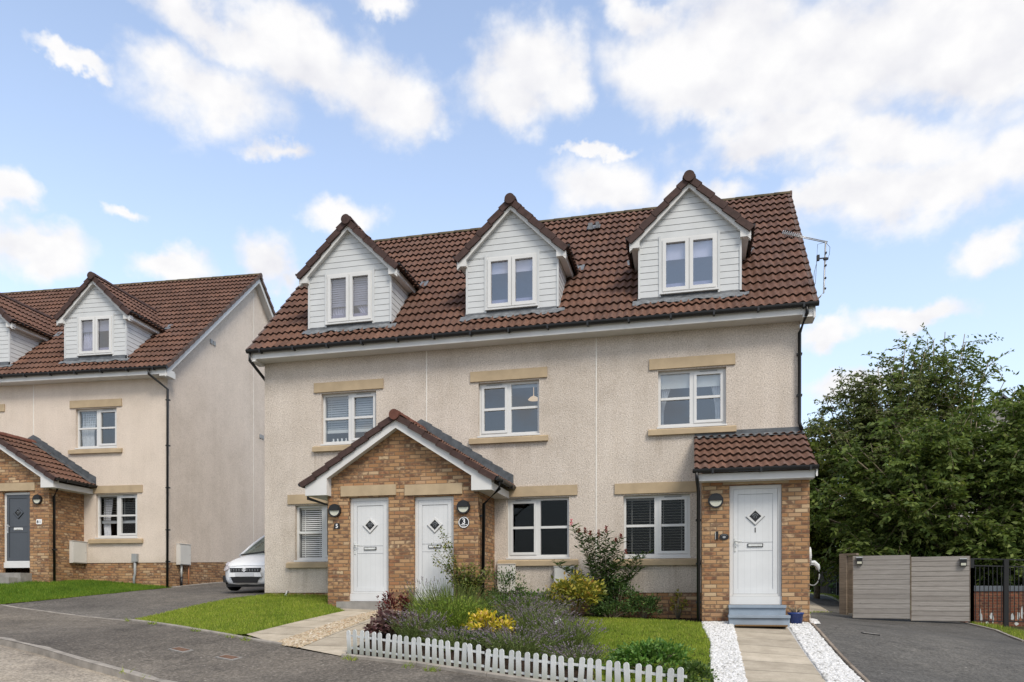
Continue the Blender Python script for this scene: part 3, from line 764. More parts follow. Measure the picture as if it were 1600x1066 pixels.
    ld.build('lead_flashing', [M['lead'], M['leadlight']], D_)
    # window
    x0, x1, y = xc-ww/2, xc+ww/2, yf-.012
    f = MB(); t = .05
    f.box(x0, x1, y, y+.07, wz0, wz0+t); f.box(x0, x1, y, y+.07, wz1-t, wz1); f.box(x0, x0+t, y, y+.07, wz0+t, wz1-t); f.box(x1-t, x1, y, y+.07, wz0+t, wz1-t)
    f.box(xc-.022, xc+.022, y, y+.07, wz0+t, wz1-t); s = .07
    for a, b in ((x0+.03, xc-.008), (xc+.008, x1-.03)):
        f.box(a, b, y-.02, y+.05, wz0+.035, wz0+.035+s); f.box(a, b, y-.02, y+.05, wz1-.035-s, wz1-.035)
        f.box(a, a+s, y-.02, y+.05, wz0+.035+s, wz1-.035-s); f.box(b-s, b, y-.02, y+.05, wz0+.035+s, wz1-.035-s)
    f.box(x0-.02, x1+.02, y-.05, y+.02, wz0-.03, wz0-.002)
    f.build('window_frame', M['upvc'], D_)
    p = MB(); p.face([(x0+.03,y+.03,wz0+.03),(x1-.03,y+.03,wz0+.03),(x1-.03,y+.03,wz1-.03),(x0+.03,y+.03,wz1-.03)]); p.build('pane', M['glass_top'], D_)
    yi = y+.09; b = MB()
    if glass_kind == 'roller':
        b.box(x0+.04, x1-.04, yi, yi+.01, wz1-.42, wz1-.05); b.build('blind', M['blind'], D_)
    elif glass_kind == 'roller_lamp':
        b.box(x0+.04, x1-.04, yi, yi+.01, wz1-.34, wz1-.05); b.build('blind', M['blind'], D_)
        b = MB(); cx = xc+.26; b.tube([(cx,yi+.12,wz0+.04),(cx,yi+.12,wz0+.12)], .018, 8); b.tube([(cx,yi+.12,wz0+.10),(cx,yi+.12,wz0+.21)], .08, 14, radii=[.10,.06]); b.build('table_lamp', M['lamp_glow'], D_)
    elif glass_kind == 'blind_curtain':
        z = wz1-.08
        while z > wz0+.42: b.face([(x0+.04,yi+.01,z),(x1-.04,yi+.01,z),(x1-.04,yi,z-.04),(x0+.04,yi,z-.04)]); z -= .05
        b.box(x0+.04, x1-.04, yi, yi+.03, wz0+.40, wz0+.44); b.build('blind', M['blind_dim'], D_)
        cu = MB(); curtain(cu, x0+.04, xc-.1, wz0+.03, wz0+.40, yi+.06, .1, 6, 1); curtain(cu, xc+.08, x1-.04, wz0+.03, wz0+.42, yi+.06, .35, 6, -1); cu.build('curtain', M['curtain'], D_)
    else:
        b.box(x0+.04, x1-.04, yi, yi+.01, wz1-.42, wz1-.05); b.build('blind', M['blind_dim'], D_)
        cu = MB(); curtain(cu, x0+.04, x0+.5, wz0+.03, wz1-.4, yi+.06, .3, 6, 1); cu.build('curtain', M['curtain'], D_)
    room_box('interior', x0, x1, wz0+.2, wz1, y+.075, 1.0, M['room_pale'], D_)
    return D_

def gable_porch(H_, xL, xR, base, yF, doors, cx, tan=.64, hw=2.05, zr=5.10, lintels=True):
    """two-door brick porch under a tiled gable; returns the part"""
    b = MB(); zw = zr-.16-tan*(cx-xL)
    holes = [(d['x']-d['w']/2, d['x']+d['w']/2, base-.05, d['z1']) for d in doors]
    wall_holes(b, xL, xR, base-.6, 3.62, holes, yF, .10)
    b.face([(xL, yF, 3.62), (xR, yF, 3.62), (xR, yF, zr-.13-tan*(xR-cx)), (cx, yF, zr-.13), (xL, yF, zr-.13-tan*(cx-xL))])
    for x in (xL, xR): b.face([(x, yF, base-.6), (x, -.014, base-.6), (x, -.014, 3.70), (x, yF, 3.70)])
    P = b.build('porch', M['brick'], H_)
    for d in doors:
        l = MB(); l.box(d['x']-.605, d['x']+.605, yF-.035, yF+.05, d['z1']+.025, d['z1']+.24); l.build('lintel', M['stone'], P)
    yo = yF-.21; ln = math.sqrt(1+tan*tan)
    for s in (-1, 1):
        tile_plane('porch_roof', (cx+s*hw, yo-.01, zr-tan*hw), (0, 1, 0), (-s, 0, tan), -yo-.02, hw*ln-.03, P)
    for s in (-1, 1):
        v = MB(); verge_caps(v, (cx+s*(hw+.03), yo-.03, zr-tan*(hw+.03)+.03), (cx, yo-.03, zr+.045), (0,-1,0), (s*tan, 0, 1), n_t=.115); v.build('verge_cap', M['ridge'], P)
    r_ = MB(); ridge_tiles(r_, (cx, yo-.02, zr+.035), (cx, -.02, zr+.035)); r_.disc((cx, yo-.04, zr+.015), .105, (0,-1,0), .05, 20); r_.build('ridge_tile', M['ridge_red'], P)
    zt = zr-.065; bw = .17; xo = hw-.07
    for s in (-1, 1):
        bb = MB(); bb.prism([(cx, yo+.005, zt), (cx+s*xo, yo+.005, zt-tan*xo), (cx+s*xo, yo+.005, zt-tan*xo-bw), (cx, yo+.005, zt-bw)], (0, .03, 0))
        xw = xL if s < 0 else xR; zb = zt-tan*xo-bw
        ztop = zt - tan*(abs(xw-cx))
        bb.prism([(xw-s*.08, yo+.004, zb-.03), (cx+s*(xo+.002), yo+.004, zb-.03), (cx+s*(xo+.002), yo+.004, zt-tan*xo), (xw-s*.08, yo+.004, ztop+.03)], (0, .205-.006, 0))
        bb.box(*sorted((xw+s*.003, cx+s*xo)), yF+.0, -.016, zb-.025, zb+.12)
        bb.face([(cx, yo+.03, zt-bw+.03), (cx+s*xo, yo+.03, zt-bw-tan*xo+.03), (cx+s*xo, yF, zt-bw-tan*xo+.03), (cx, yF, zt-bw+.03)])
        bb.build('bargeboard', M['fascia'], P)
    ze = zr-tan*hw
    for s in (-1, 1):
        gt = MB(); gutter(gt, (cx+s*(hw+.035), yo-.02, ze+.02), (cx+s*(hw+.035), -.03, ze+.02), .052); gt.build('gutter', M['black'], P)
    n = 9     # stepped lead along the wall
    for s in (-1, 1):
        fl = MB()
        for k in range(n):
            a, c = hw*k/n, hw*(k+1)/n + .02
            z0 = zr - tan*a; z1 = zr - tan*c
            fl.prism([(cx+s*a, -.018, z0+.02), (cx+s*c, -.018, z1+.02), (cx+s*c, -.018, z1+.30), (cx+s*a, -.018, z0+.27)], (0, -.012-.003*(k % 2), 0))
            fl.face([(cx+s*a, -.03, z0+.10), (cx+s*c, -.03, z1+.10), (cx+s*c, -.24, z1+.092), (cx+s*a, -.24, z0+.092)])
        fl.build('lead_flashing', M['lead'], P)
    return P

def lean_porch(H_, x0, x1, base, yF, door):
    b = MB(); wall_holes(b, x0, x1, base-.6, 3.78, [(door['x']-door['w']/2, door['x']+door['w']/2, base-.05, door['z1'])], yF, .10)
    for x in (x0, x1): b.face([(x, yF, base-.6), (x, -.014, base-.6), (x, -.014, 4.55), (x, yF, 3.80)])
    P = b.build('porch', M['brick'], H_)
    l = MB(); l.box(door['x']-.57, door['x']+.57, yF-.01, yF+.05, door['z1']+.012, door['z1']+.12); l.build('lintel', M['stone'], P)
    tan = (4.68-3.75)/1.62; ln = math.hypot(1.62, .93)
    tile_plane('porch_roof', (x0-.14, -1.63, 3.75), (1, 0, 0), (0, 1, tan), x1-x0+.22, ln, P, u_off=.05)
    f = MB(); f.box(x0-.10, x1+.05, yF-.255, yF-.003, 3.585, 3.715); f.build('fascia', M['fascia'], P)
    for a, d in ((x1+.06, .03), (x0-.12, .03)):
        s = MB(); s.prism([(a, -1.60, 3.60), (a, -.02, 4.52), (a, -.02, 4.67), (a, -1.60, 3.75)], (d, 0, 0)); s.build('bargeboard', M['fascia'], P)
    gt = MB(); gutter(gt, (x0-.17, -1.63, 3.775), (x1+.10, -1.63, 3.775), .052); gt.build('gutter', M['black'], P)
    fl = MB(); n = 14
    for k in range(n):
        a, c = x0-.13+(x1-x0+.2)*k/n, x0-.13+(x1-x0+.2)*(k+1)/n
        fl.prism([(a,-.018,4.66),(c,-.018,4.66),(c,-.018,4.80),(a,-.018,4.80)], (0,-.012,0))
        j0, j1 = .02*math.sin(k*1.7), .02*math.sin((k+1)*1.7)
        fl.face([(a,-.03,4.72),(c,-.03,4.72),(c,-.20+j1,4.63),(a,-.20+j0,4.63)], mi=k % 3 == 0)
    fl.build('lead_flashing', [M['lead'], M['leadlight']], P)
    return P

def house_shell(H_, xl, xr, tan, yr_, joints, windows, dormers, plinth_top=1.575, base=.4, gable_slant=0.0, wall_mat='render'):
    zr = 7.05+(yr_+.4)*tan; yb = 2*yr_
    w = MB(); holes = [(x-.665, x+.665, z0, z1) for x, z0, z1, *_ in windows]
    wall_holes(w, xl, xr, plinth_top, 6.98, holes, -.012, .09)
    g_ = lambda y: 7.0+(min(y, yb-y)+.0)*tan - .02
    for x, sl in ((xl, 0.0), (xr, gable_slant)):
        w.face([(x,-.012,plinth_top),(x,yb,plinth_top+sl*yb),(x,yb,7.0),(x,yr_,g_(yr_)+.36*tan),(x,-.012,7.0)])
    w.face([(xl,yb,plinth_top),(xr,yb,plinth_top),(xr,yb,7.0),(xl,yb,7.0)])
    w.face([(xl,-.012,plinth_top),(xr,-.012,plinth_top),(xr,yb,plinth_top+gable_slant*yb),(xl,yb,plinth_top)])
    w.build('wall', M[wall_mat], H_)
    p = MB(); e = .006
    p.face([(xl+e,e,base),(xr-e,e,base),(xr-e,e,plinth_top+.002),(xl+e,e,plinth_top+.002)])
    for x, sl in ((xl+e, 0.0), (xr-e, gable_slant)): p.face([(x,e,base),(x,yb,base),(x,yb,plinth_top+.002+sl*yb),(x,e,plinth_top+.002)])
    p.build('plinth', M['brick'], H_)
    for x in joints:
        j = MB(); j.box(x-.011, x+.011, -.019, -.008, plinth_top, 6.86); j.build('joint_bead', M['joint'], H_)
    j = MB(); j.box(xr-.004, xr+.006, yr_-.011, yr_+.011, plinth_top+.3, zr-.6); j.build('joint_bead', M['joint'], H_)
    # roof
    x0, x1 = xl-.17, xr+.25; ln = math.hypot(yr_+.42, (yr_+.42)*tan)
    def hole(p):
        for d in dormers:
            if abs(p[0]-d[0]) < .93 and .06 < p[1] and p[2] < 9.93-.985*abs(p[0]-d[0])-.12: return True
        return False
    rf = tile_plane('roof', (x0, -.42, 7.03), (1, 0, 0), (0, 1, tan), x1-x0, ln-.04, H_, clip=hole)
    q = MB(); q.face([(x0, yr_, zr-.02), (x1, yr_, zr-.02), (x1, yb+.42, 7.03), (x0, yb+.42, 7.03)]); q.build('rear_slope', M['tile'], rf)
    r_ = MB(); ridge_tiles(r_, (x0-.01, yr_, zr+.0), (x1+.01, yr_, zr+.0), .09); r_.build('ridge_tile', M['moss_ridge'], rf)
    n1 = Vector((0, -tan, 1)); n2 = Vector((0, tan, 1))
    for x, s in ((x0, -1), (x1, 1)):
        v = MB(); verge_caps(v, (x, -.43, 7.05), (x, yr_, zr+.03), (s, 0, 0), n1, n_t=.10, depth=.06); verge_caps(v, (x, yb+.43, 7.05), (x, yr_, zr+.03), (s, 0, 0), n2, n_t=.10, depth=.06)
        v.disc((x, yr_, zr-.015), .085, (s, 0, 0), .05, 18)
        v.build('verge_cap', M['ridge_pale'], rf)
    for x, s in ((x0+.03, -1), (x1-.03, 1)):
        bb = MB()
        for ya, yb_ in ((-.40, yr_), (yb+.40, yr_)):
            za = 7.05-.10; zb = zr-.085
            bb.prism([(x, ya, za), (x, yb_, zb), (x, yb_, zb-.18), (x, ya, za-.18)], (-s*.03, 0, 0))
            xw = xl if s < 0 else xr
            bb.face([(x-s*.03, ya, za-.15), (x-s*.03, yb_, zb-.15), (xw, yb_, zb-.15), (xw, ya, za-.15)])
        bb.build('bargeboard', M['fascia'], rf)
    f = MB(); f.box(x0+.02, x1-.02, -.375, -.014, 6.855, 7.0); f.box(xr+.002, x1-.018, -.378, .02, 6.80, 6.95); f.box(x0+.018, xl-.002, -.378, .02, 6.80, 6.95)
    f.build('fascia', M['fascia'], H_)
    gt = MB(); gutter(gt, (x0-.02, -.435, 7.035), (x1+.03, -.435, 7.035), .056); gt.build('gutter', M['black'], H_)
    for x, z0, z1, kind, sash, gl in windows: make_window(H_, x, z0, z1, 1.33, kind, sash, True, gl)
    for x, k in dormers: make_dormer(H_, x, None, k, tan)
    return zr

def pipe(H_, path, name='drainpipe', r=.034, mat='black', clips=()):
    p = MB(); p.tube(path, r, 10)
    for c in clips: p.box(c[0]-.05, c[0]+.05, c[1]-.045, c[1]+.045, c[2]-.018, c[2]+.018)
    return p.build(name, M[mat], H_)
# ------------------------------------------------------------------ main house
MH = thing('terraced_house', 'nearest beige rendered three-storey terrace with brick porches and three white dormers', 'house', (-3.75, 0, 1.1))
MH['off'] = (3.75, 0, -1.1)
house_shell(MH, -9.57, 2.06, 1.025, 3.65, (-5.62, -1.91),
    [(-7.47, 4.935, 6.07, 'venetian_half', 'R', 'glass_mid'), (-3.78, 4.935, 6.07, 'pendant', 'L', 'glass_mid'), (.01, 4.935, 6.07, 'roller_curtain', 'R', 'glass_mid'),
     (-8.13, 2.315, 3.565, 'venetian_closed', 'R', 'glass_low'), (-3.145, 2.315, 3.575, 'plain', 'L', 'glass_low'), (-.69, 2.305, 3.565, 'venetian_open', 'R', 'glass_low')],
    [(-7.45, 'blind_curtain'), (-3.71, 'roller_lamp'), (-.04, 'roller')])
gable_porch(MH, -7.32, -4.085, 1.3, -1.29, [dict(x=-6.41, w=.87, z1=3.525), dict(x=-5.01, w=.84, z1=3.505)], -5.74)
lean_porch(MH, .195, 2.05, 1.0, -1.29, dict(x=1.133, w=.905, z1=3.53))
make_door(MH, -6.41, 1.40, 3.52, .866, -1.215, 'R')
make_door(MH, -5.01, 1.42, 3.50, .836, -1.215, 'L')
make_door(MH, 1.133, 1.355, 3.525, .90, -1.215, 'R', num='1')
s_ = MB(); s_.box(-6.90, -5.93, -1.75, -1.28, 1.0, 1.395); s_.build('doorstep', M['concrete'], MH)
s_ = MB(); s_.box(-5.47, -4.55, -1.75, -1.28, 1.0, 1.41); s_.build('doorstep', M['concrete'], MH)
s_ = MB(); s_.box(.66, 1.61, -1.60, -1.28, .7, 1.30); s_.box(.65, 1.62, -1.63, -1.285, 1.302, 1.35); s_.box(.645, 1.645, -1.88, -1.603, .7, 1.13); s_.box(.635, 1.655, -1.91, -1.605, 1.132, 1.178); s_.build('doorstep', M['step_blue'], MH)
pipe(MH, [(2.13,-.43,7.0),(2.13,-.43,6.86),(2.04,-.09,6.60),(2.04,-.075,4.86),(2.09,-.07,4.72)], clips=[(2.04,-.06,6.2),(2.04,-.06,5.4)])
pipe(MH, [(-9.69,-.43,7.0),(-9.69,-.43,6.82),(-9.64,.30,6.45),(-9.64,1.0,6.2),(-9.64,1.0,1.3)])
pipe(MH, [(.10,-1.63,3.74),(.10,-1.63,3.62),(.13,-1.40,3.38),(.13,-1.36,1.0)], clips=[(.13,-1.34,2.9),(.13,-1.34,2.1),(.13,-1.34,1.4)])
pipe(MH, [(-3.66,-1.25,3.75),(-3.66,-1.25,3.62),(-4.0,-1.17,3.33),(-4.035,-1.15,1.1)], clips=[(-4.04,-1.15,3.1),(-4.04,-1.15,2.0)])
pipe(MH, [(-7.82,-1.2,3.75),(-7.82,-1.2,3.55),(-7.38,-1.12,3.40),(-7.36,-1.12,1.25)])
v_ = MB(); v_.face([(-2.50,2.86,10.52),(-2.18,2.86,10.52),(-2.18,3.06,10.70),(-2.50,3.06,10.70)]); v_.box(-2.46,-2.36,2.84,2.95,10.50,10.66); v_.box(-2.28,-2.20,2.86,2.96,10.53,10.68); v_.build('roof_vent', M['leadlight'], MH)

# ------------------------------------------------------------------ neighbouring house
LC = (-14.548, 3.038); LA = R(3.9); LDZ = .87
LH = thing('terraced_house', 'beige rendered terrace on the left with grey front door and bare gable wall', 'house', (LC[0], LC[1], LDZ+1.0), LA)
LH['off'] = (0, 0, -1.0)
def lh(x, y, z=0.0): return (LC[0]+x*math.cos(LA)-y*math.sin(LA), LC[1]+x*math.sin(LA)+y*math.cos(LA), z+LDZ)
house_shell(LH, -12.6, 0.0, .905, 4.85, (-4.34, -8.1),
    [(-2.28, 4.935, 6.07, 'curtain_left', 'R', 'glass_mid'), (-6.15, 4.935, 6.07, 'pendant', 'L', 'glass_mid'),
     (-1.62, 2.315, 3.565, 'venetian_curtain', 'R', 'glass_low'), (-10.5, 2.315, 3.565, 'plain', 'R', 'glass_low')],
    [(-2.30, 'blind_dim'), (-6.15, 'roller'), (-10.0, 'roller')], gable_slant=.045, wall_mat='render_pale')
gable_porch(LH, -6.0, -2.67, 1.3, -1.33, [dict(x=-5.05, w=.87, z1=3.50), dict(x=-3.70, w=.86, z1=3.50)], -4.34)
make_door(LH, -5.05, 1.40, 3.49, .86, -1.255, 'R')
make_door(LH, -3.70, 1.40, 3.49, .86, -1.255, 'R', skin='door_grey')
s_ = MB(); s_.box(-4.2, -3.2, -1.72, -1.32, .8, 1.25); s_.box(-4.3, -3.3, -2.0, -1.716, .8, 1.12); s_.build('doorstep', M['concrete'], LH)
pipe(LH, [(-.30,-.43,7.0),(-.30,-.43,6.86),(.06,-.09,6.50),(.05,-.09,.85)], clips=[(.05,-.06,z) for z in (6.2,4.9,3.7,2.5,1.6)])
pipe(LH, [(-2.52,-1.20,3.72),(-2.52,-1.20,3.58),(-2.64,-1.18,3.36),(-2.635,-1.18,.9)], clips=[(-2.63,-1.18,1.9)])
v_ = MB()
for yy, zz in ((2.14,8.55),(5.25,6.22)):
    for d in (0, .17): v_.box(-.004, .03, yy+d, yy+d+.12, zz, zz+.13)
v_.build('wall_vent', M['groove'], LH)

# ------------------------------------------------------------------ fixtures on the walls
def wall_lamp(x, y, z, label, group, rotz=0.0, first=[None]):
    t = thing('wall_lamp', label, 'lamp', (x, y, z), rotz, group)
    if first[0] is None:
        b = MB(); b.disc((0,0,0), .135, (0,-1,0), .045, 28)
        ring = MB(); n = 28
        for i in range(n):
            a0, a1 = 2*math.pi*i/n, 2*math.pi*(i+1)/n
            p = [(math.cos(a)*r, -.044, math.sin(a)*r) for a, r in ((a0,.135),(a1,.135),(a1,.108),(a0,.108))]
            b.prism(p, (0,-.018,0))
        b.disc((0,-.044,.004), .107, (0,-1,0), .040, 20, a0=0, a1=math.pi)
        bo = b.build('housing', M['black'], t)
        l = MB(); l.disc((0,-.044,0), .106, (0,-1,0), .012, 20, a0=math.pi, a1=2*math.pi); lo = l.build('lens', M['lens'], t)
        first[0] = (bo, lo)
    else:
        for o in first[0]:
            c = o.copy(); COL.objects.link(c); c.parent = t
    return t
GL = 'round half-shaded wall lamps by the front doors'
wall_lamp(-7.145, -1.295, 3.265, 'round black wall lamp above the arched number plaque, left of the left white door', GL)
wall_lamp(-4.375, -1.295, 3.265, 'round black wall lamp above the round number plaque, right of the middle white door', GL)
wall_lamp(.435, -1.295, 3.25, 'round black wall lamp on the brick porch with the lean-to tiled roof', GL)
wall_lamp(*lh(-3.0, -1.335, 3.27), 'round black wall lamp beside the dark grey front door', GL, LA)

def plaque(name, label, loc, kind, rotz=0.0):
    t = thing(name, label, 'sign', loc, rotz, 'house number plaques')
    if kind == 'arch':
        b = MB(); pts = [(-.065,0,-.055),(.065,0,-.055),(.065,0,.02)]+[(math.cos(a)*.065,0,.02+math.sin(a)*.05) for a in np.linspace(.2,math.pi-.2,9)]+[(-.065,0,.02)]
        b.prism(pts, (0,-.012,0)); b.build('plate', M['black'], t)
        text_mesh('numeral', '5', .115, M['numwhite'], t, (0,-.014,-.035), bold=True)
    elif kind == 'round':
        b = MB(); b.disc((0,0,0), .115, (0,-1,0), .012, 32); b.build('plate', M['black'], t)
        w = MB(); n = 36
        for i in range(n):
            a0, a1 = 2*math.pi*i/n, 2*math.pi*(i+1)/n
            w.prism([(math.cos(a)*r,-.0125,math.sin(a)*r) for a, r in ((a0,.108),(a1,.108),(a1,.094),(a0,.094))], (0,-.003,0))
        w.build('rim', M['numwhite'], t)
        text_mesh('numeral', '3', .15, M['numwhite'], t, (0,-.014,-.030), bold=True)
        w = MB()
        for xx, wd in ((-.055,.022),(-.025,.030),(.012,.034),(.052,.026)): w.box(xx-wd/2, xx+wd/2, -.0155, -.012, -.054, -.042)
        w.box(-.032, .032, -.0155, -.012, -.082, -.072); w.build('lettering', M['numwhite'], t)
    elif kind == 'oval':
        b = MB(); b.disc((0,0,0), .058, (0,-1,0), .014, 26, sx=1.42); b.build('plate', M['black'], t)
        w = MB(); n = 22
        for i in range(n):
            a0, a1 = .5+ (math.pi-1.0)*i/n, .5+(math.pi-1.0)*(i+1)/n
            w.prism([(math.cos(a)*r*1.42,-.0145,math.sin(a)*r) for a, r in ((a0,.046),(a1,.046),(a1,.036),(a0,.036))], (0,-.003,0))
        w.build('rim', M['leadlight'], t)
        b = MB(); b.disc((0,-.014,-.006), .022, (0,-1,0), .004, 18, sx=1.3); b.build('push_button', M['groove'], t)
    else:
        b = MB(); b.prism([(-.085,0,-.055),(-.07,0,-.07),(.07,0,-.07),(.085,0,-.055),(.085,0,.055),(.07,0,.07),(-.07,0,.07),(-.085,0,.055)], (0,-.012,0)); b.build('plate', M['numwhite'], t)
        text_mesh('numeral', '8', .11, M['black'], t, (-.04,-.014,-.038), bold=True)
        b = MB(); b.box(.0,.06,-.014,-.012,-.03,-.018); b.box(.015,.055,-.014,-.012,.0,.012); b.box(.0,.05,-.014,-.012,.022,.03); b.build('lettering', M['groove'], t)
    return t
plaque('number_plaque', 'small black arched number plaque reading 5 below a wall lamp', (-7.11,-1.291,2.945), 'arch')
plaque('number_plaque', 'round black and white number plaque reading 3 below a wall lamp', (-4.375,-1.291,2.965), 'round')
plaque('number_plaque', 'oval black plaque on brick beside the slim doorbell', (.585,-1.291,2.59), 'oval')
plaque('number_plaque', 'small white rounded plaque on brick beside the grey door', lh(-2.97,-1.332,2.66), 'white', LA)
t = thing('doorbell', 'slim black video doorbell on brick left of the oval plaque', 'doorbell', (.46,-1.292,2.62))
b = MB(); b.box(-.022,.022,-.026,0,-.07,.07); b.build('housing', M['black'], t)
b = MB(); b.box(-.034,-.0225,-.018,0,-.072,.06); b.build('backplate', M['cream_box'], t)

def meter_box(label, loc, w, h, rotz=0.0, d=.14, cat='meter box'):
    t = thing('meter_box', label, cat, loc, rotz, 'pale meter boxes on the walls')
    b = MB(); b.box(-w/2, w/2, -d, 0, 0, h); b.build('box', M['cream_box'], t)
    b = MB(); b.box(-w/2+.018, w/2-.018, -d-.012, -d-.001, .02, h-.02); b.build('door', M['cream_box'], t)
    b = MB(); b.box(-w/2-.008, w/2+.008, -d-.02, 0.0, h+.001, h+.015); b.build('lid', M['cream_box'], t)
    b = MB(); b.disc((w/2-.06,-d-.012,h*.5), .012, (0,-1,0), .004, 10); b.build('lock', M['groove'], t)
    return t
meter_box('white meter box on the rendered wall below the sill, half hidden by the pink-flowered shrub', (-2.56,-.016,1.56), .42, .55)
meter_box('white meter box in the corner between brick porch and rendered wall, behind the climbing plant', (-3.80,-.016,1.57), .38, .60)
meter_box('cream meter box on the side of the left brick porch', lh(-2.665,-.31,1.56), .56, .62, LA+R(90), .10)
meter_box('slim white meter box on the bare gable wall above its pipes', lh(.006,.66,1.53), .54, .60, LA+R(90), .12)
t = thing('service_pipe', 'white and black service pipe below the slim gable meter box', 'pipe', lh(.06,.56,.85), LA)
b = MB(); b.tube([(0,0,.32),(0,0,.70)], .03, 8); b.build('upper_sleeve', M['white'], t); b = MB(); b.tube([(0,0,0),(0,0,.32)], .036, 8); b.build('lower_sleeve', M['black'], t)
b = MB(); b.tube([(0,0,0),(0,0,.69)], .02, 8); o = b.build('service_pipe', M['copper']); o.location = lh(.06,.92,.86); tag(o, 'thin orange pipe below the slim gable meter box', 'pipe')
t = thing('service_conduit', 'grey service box on a grey conduit against the brick plinth, left of the house corner', 'conduit', lh(-1.02,-.06,.85), LA)
b = MB(); b.tube([(0,0,0),(0,0,.30),(.03,.0,.40),(.03,.0,.75)], .036, 8); b.build('conduit_pipe', M['pvcgrey'], t)
b = MB(); b.box(-.05,.11,-.05,.05,.75,.98); b.build('service_box', M['pvcgrey'], t)
b = MB(); b.tube([(0,0,0),(0,0,.12),(.05,.03,.22)], .028, 8); o = b.build('drain_stub', M['white']); o.location = (-9.02,-.05,1.40); tag(o, 'short white pipe stub at the foot of the wall by the lawn', 'pipe')

# EV charger on the gable side
t = thing('car_charger', 'black and white car charger with looped cable on the right end wall', 'car charger', (2.07, -.15, 2.25))
b = MB(); b.disc((0,0,0), .19, (1,0,0), .10, 28); b.build('back_body', M['black'], t)
b = MB(); b.disc((.102,0,.02), .18, (1,0,0), .055, 28); b.build('front_cover', M['white'], t)
b = MB(); b.tube([(.13,-.02,-.10),(.22,-.03,-.10),(.28,-.03,-.16),(.30,-.03,-.24)], .04, 10, radii=[.03,.045,.045,.035]); b.build('plug_handle', M['white'], t)
b = MB(); b.tube([(.06+.13*(1-math.cos(a))+.0, -.05, -.30+.19*math.cos(a)*1.0 - .02) if False else (.19+.12*math.cos(a), -.06, -.34+.20*math.sin(a)) for a in np.linspace(.3, 2*math.pi+.1, 26)], .012, 6); b.build('cable_loop', M['pvcgrey'], t)
b = MB(); b.tube([(.035,0,-.19),(.035,0,-1.0)], .018, 8); b.build('conduit', M['black'], t)

# aerial
t = thing('tv_aerial', 'grey television aerial on a thin mast at the right end of the roof', 'aerial', (2.33, -.24, 7.15))
b = MB(); b.tube([(-.02,0,0),(.06,.01,.07),(.13,.02,.14),(.165,.04,1.12)], .016, 8); b.build('mast', M['steel'], t)
b = MB()
for yy in (0, .05): b.tube([(.20,.04+yy,1.115),(-.64,-.16+yy,1.30)], .009, 6)
for k in range(9):
    f = k/8; c = Vector((-.62+.30*f, -.155+.07*f, 1.297-.066*f)); b.tube([c+Vector((0,-.07,-.0)), c+Vector((0,.16,.0))], .005, 5)
    b.tube([c+Vector((0,0,-.035)), c+Vector((0,0,.035))], .006, 5)
b.build('yagi_boom', M['steel'], t)
b = MB(); b.box(.0,.05,-.02,.04,.76,.86); b.box(.05,.19,.01,.03,.79,.81); b.box(.12,.21,.0,.05,.77,.80); b.build('amplifier', M['black'], t)
b = MB(); b.tube([(.165,.03,1.1),(.24,.03,1.0),(.23,.03,.86),(.17,.03,.74)], .004, 5); b.tube([(.02,.03,.80),(-.04,.03,.55),(-.06,.03,.30),(-.02,.03,.33),(.0,.03,.7),(.02,.03,1.08),(.14,.03,1.1)], .004, 5)
for z in (.22,.42,.66,.90): b.box(.135+z*.02,.165+z*.02,.0,.05,z-.012,z+.012)
b.build('cable', M['iron'], t)

# pot and mat
t = thing('plant_pot', 'blue pot with a dead brown plant beside the blue-grey steps', 'plant pot', (1.79, -1.50, g(1.79,-1.5)+.012))
b = MB(); b.tube([(0,0,0),(0,0,.17),(0,0,.175),(0,0,.205),(0,0,.206),(0,0,.18)], .1, 20, radii=[.105,.125,.138,.14,.12,.118]); b.build('pot', M['bluepot'], t)
# ------------------------------------------------------------------ ground sheets
def sheet(name, poly, dz, mat, step=.3, kind='structure', uvfn=None, parent=None):
    bm = bmesh.new(); bm.faces.new([bm.verts.new((x, y, 0)) for x, y in poly])
    xs = [p[0] for p in poly]; ys = [p[1] for p in poly]
    for ax, lo, hi in ((0, min(xs), max(xs)), (1, min(ys), max(ys))):
        k = math.ceil(lo/step)*step
        while k < hi:
            co = (k,0,0) if ax == 0 else (0,k,0); no = (1,0,0) if ax == 0 else (0,1,0)
            bmesh.ops.bisect_plane(bm, geom=bm.verts[:]+bm.edges[:]+bm.faces[:], plane_co=co, plane_no=no, dist=1e-6); k += step
    xy = np.array([(v.co.x, v.co.y) for v in bm.verts]); zz = gz(xy[:,0], xy[:,1])
    for v, z in zip(bm.verts, zz): v.co.z = z+dz
    for f in bm.faces:
        f.normal_update()
        if f.normal.z < 0: f.normal_flip()
    me = bpy.data.meshes.new(name)
    uvl = bm.loops.layers.uv.new('UVMap')
    for f in bm.faces:
        for l in f.loops: l[uvl].uv = uvfn(l.vert.co.x, l.vert.co.y) if uvfn else (l.vert.co.x, l.vert.co.y)
    bm.to_mesh(me); bm.free(); me.materials.append(mat)
    o = bpy.data.objects.new(name, me); link(o, parent)
    if kind: o['kind'] = kind
    return o

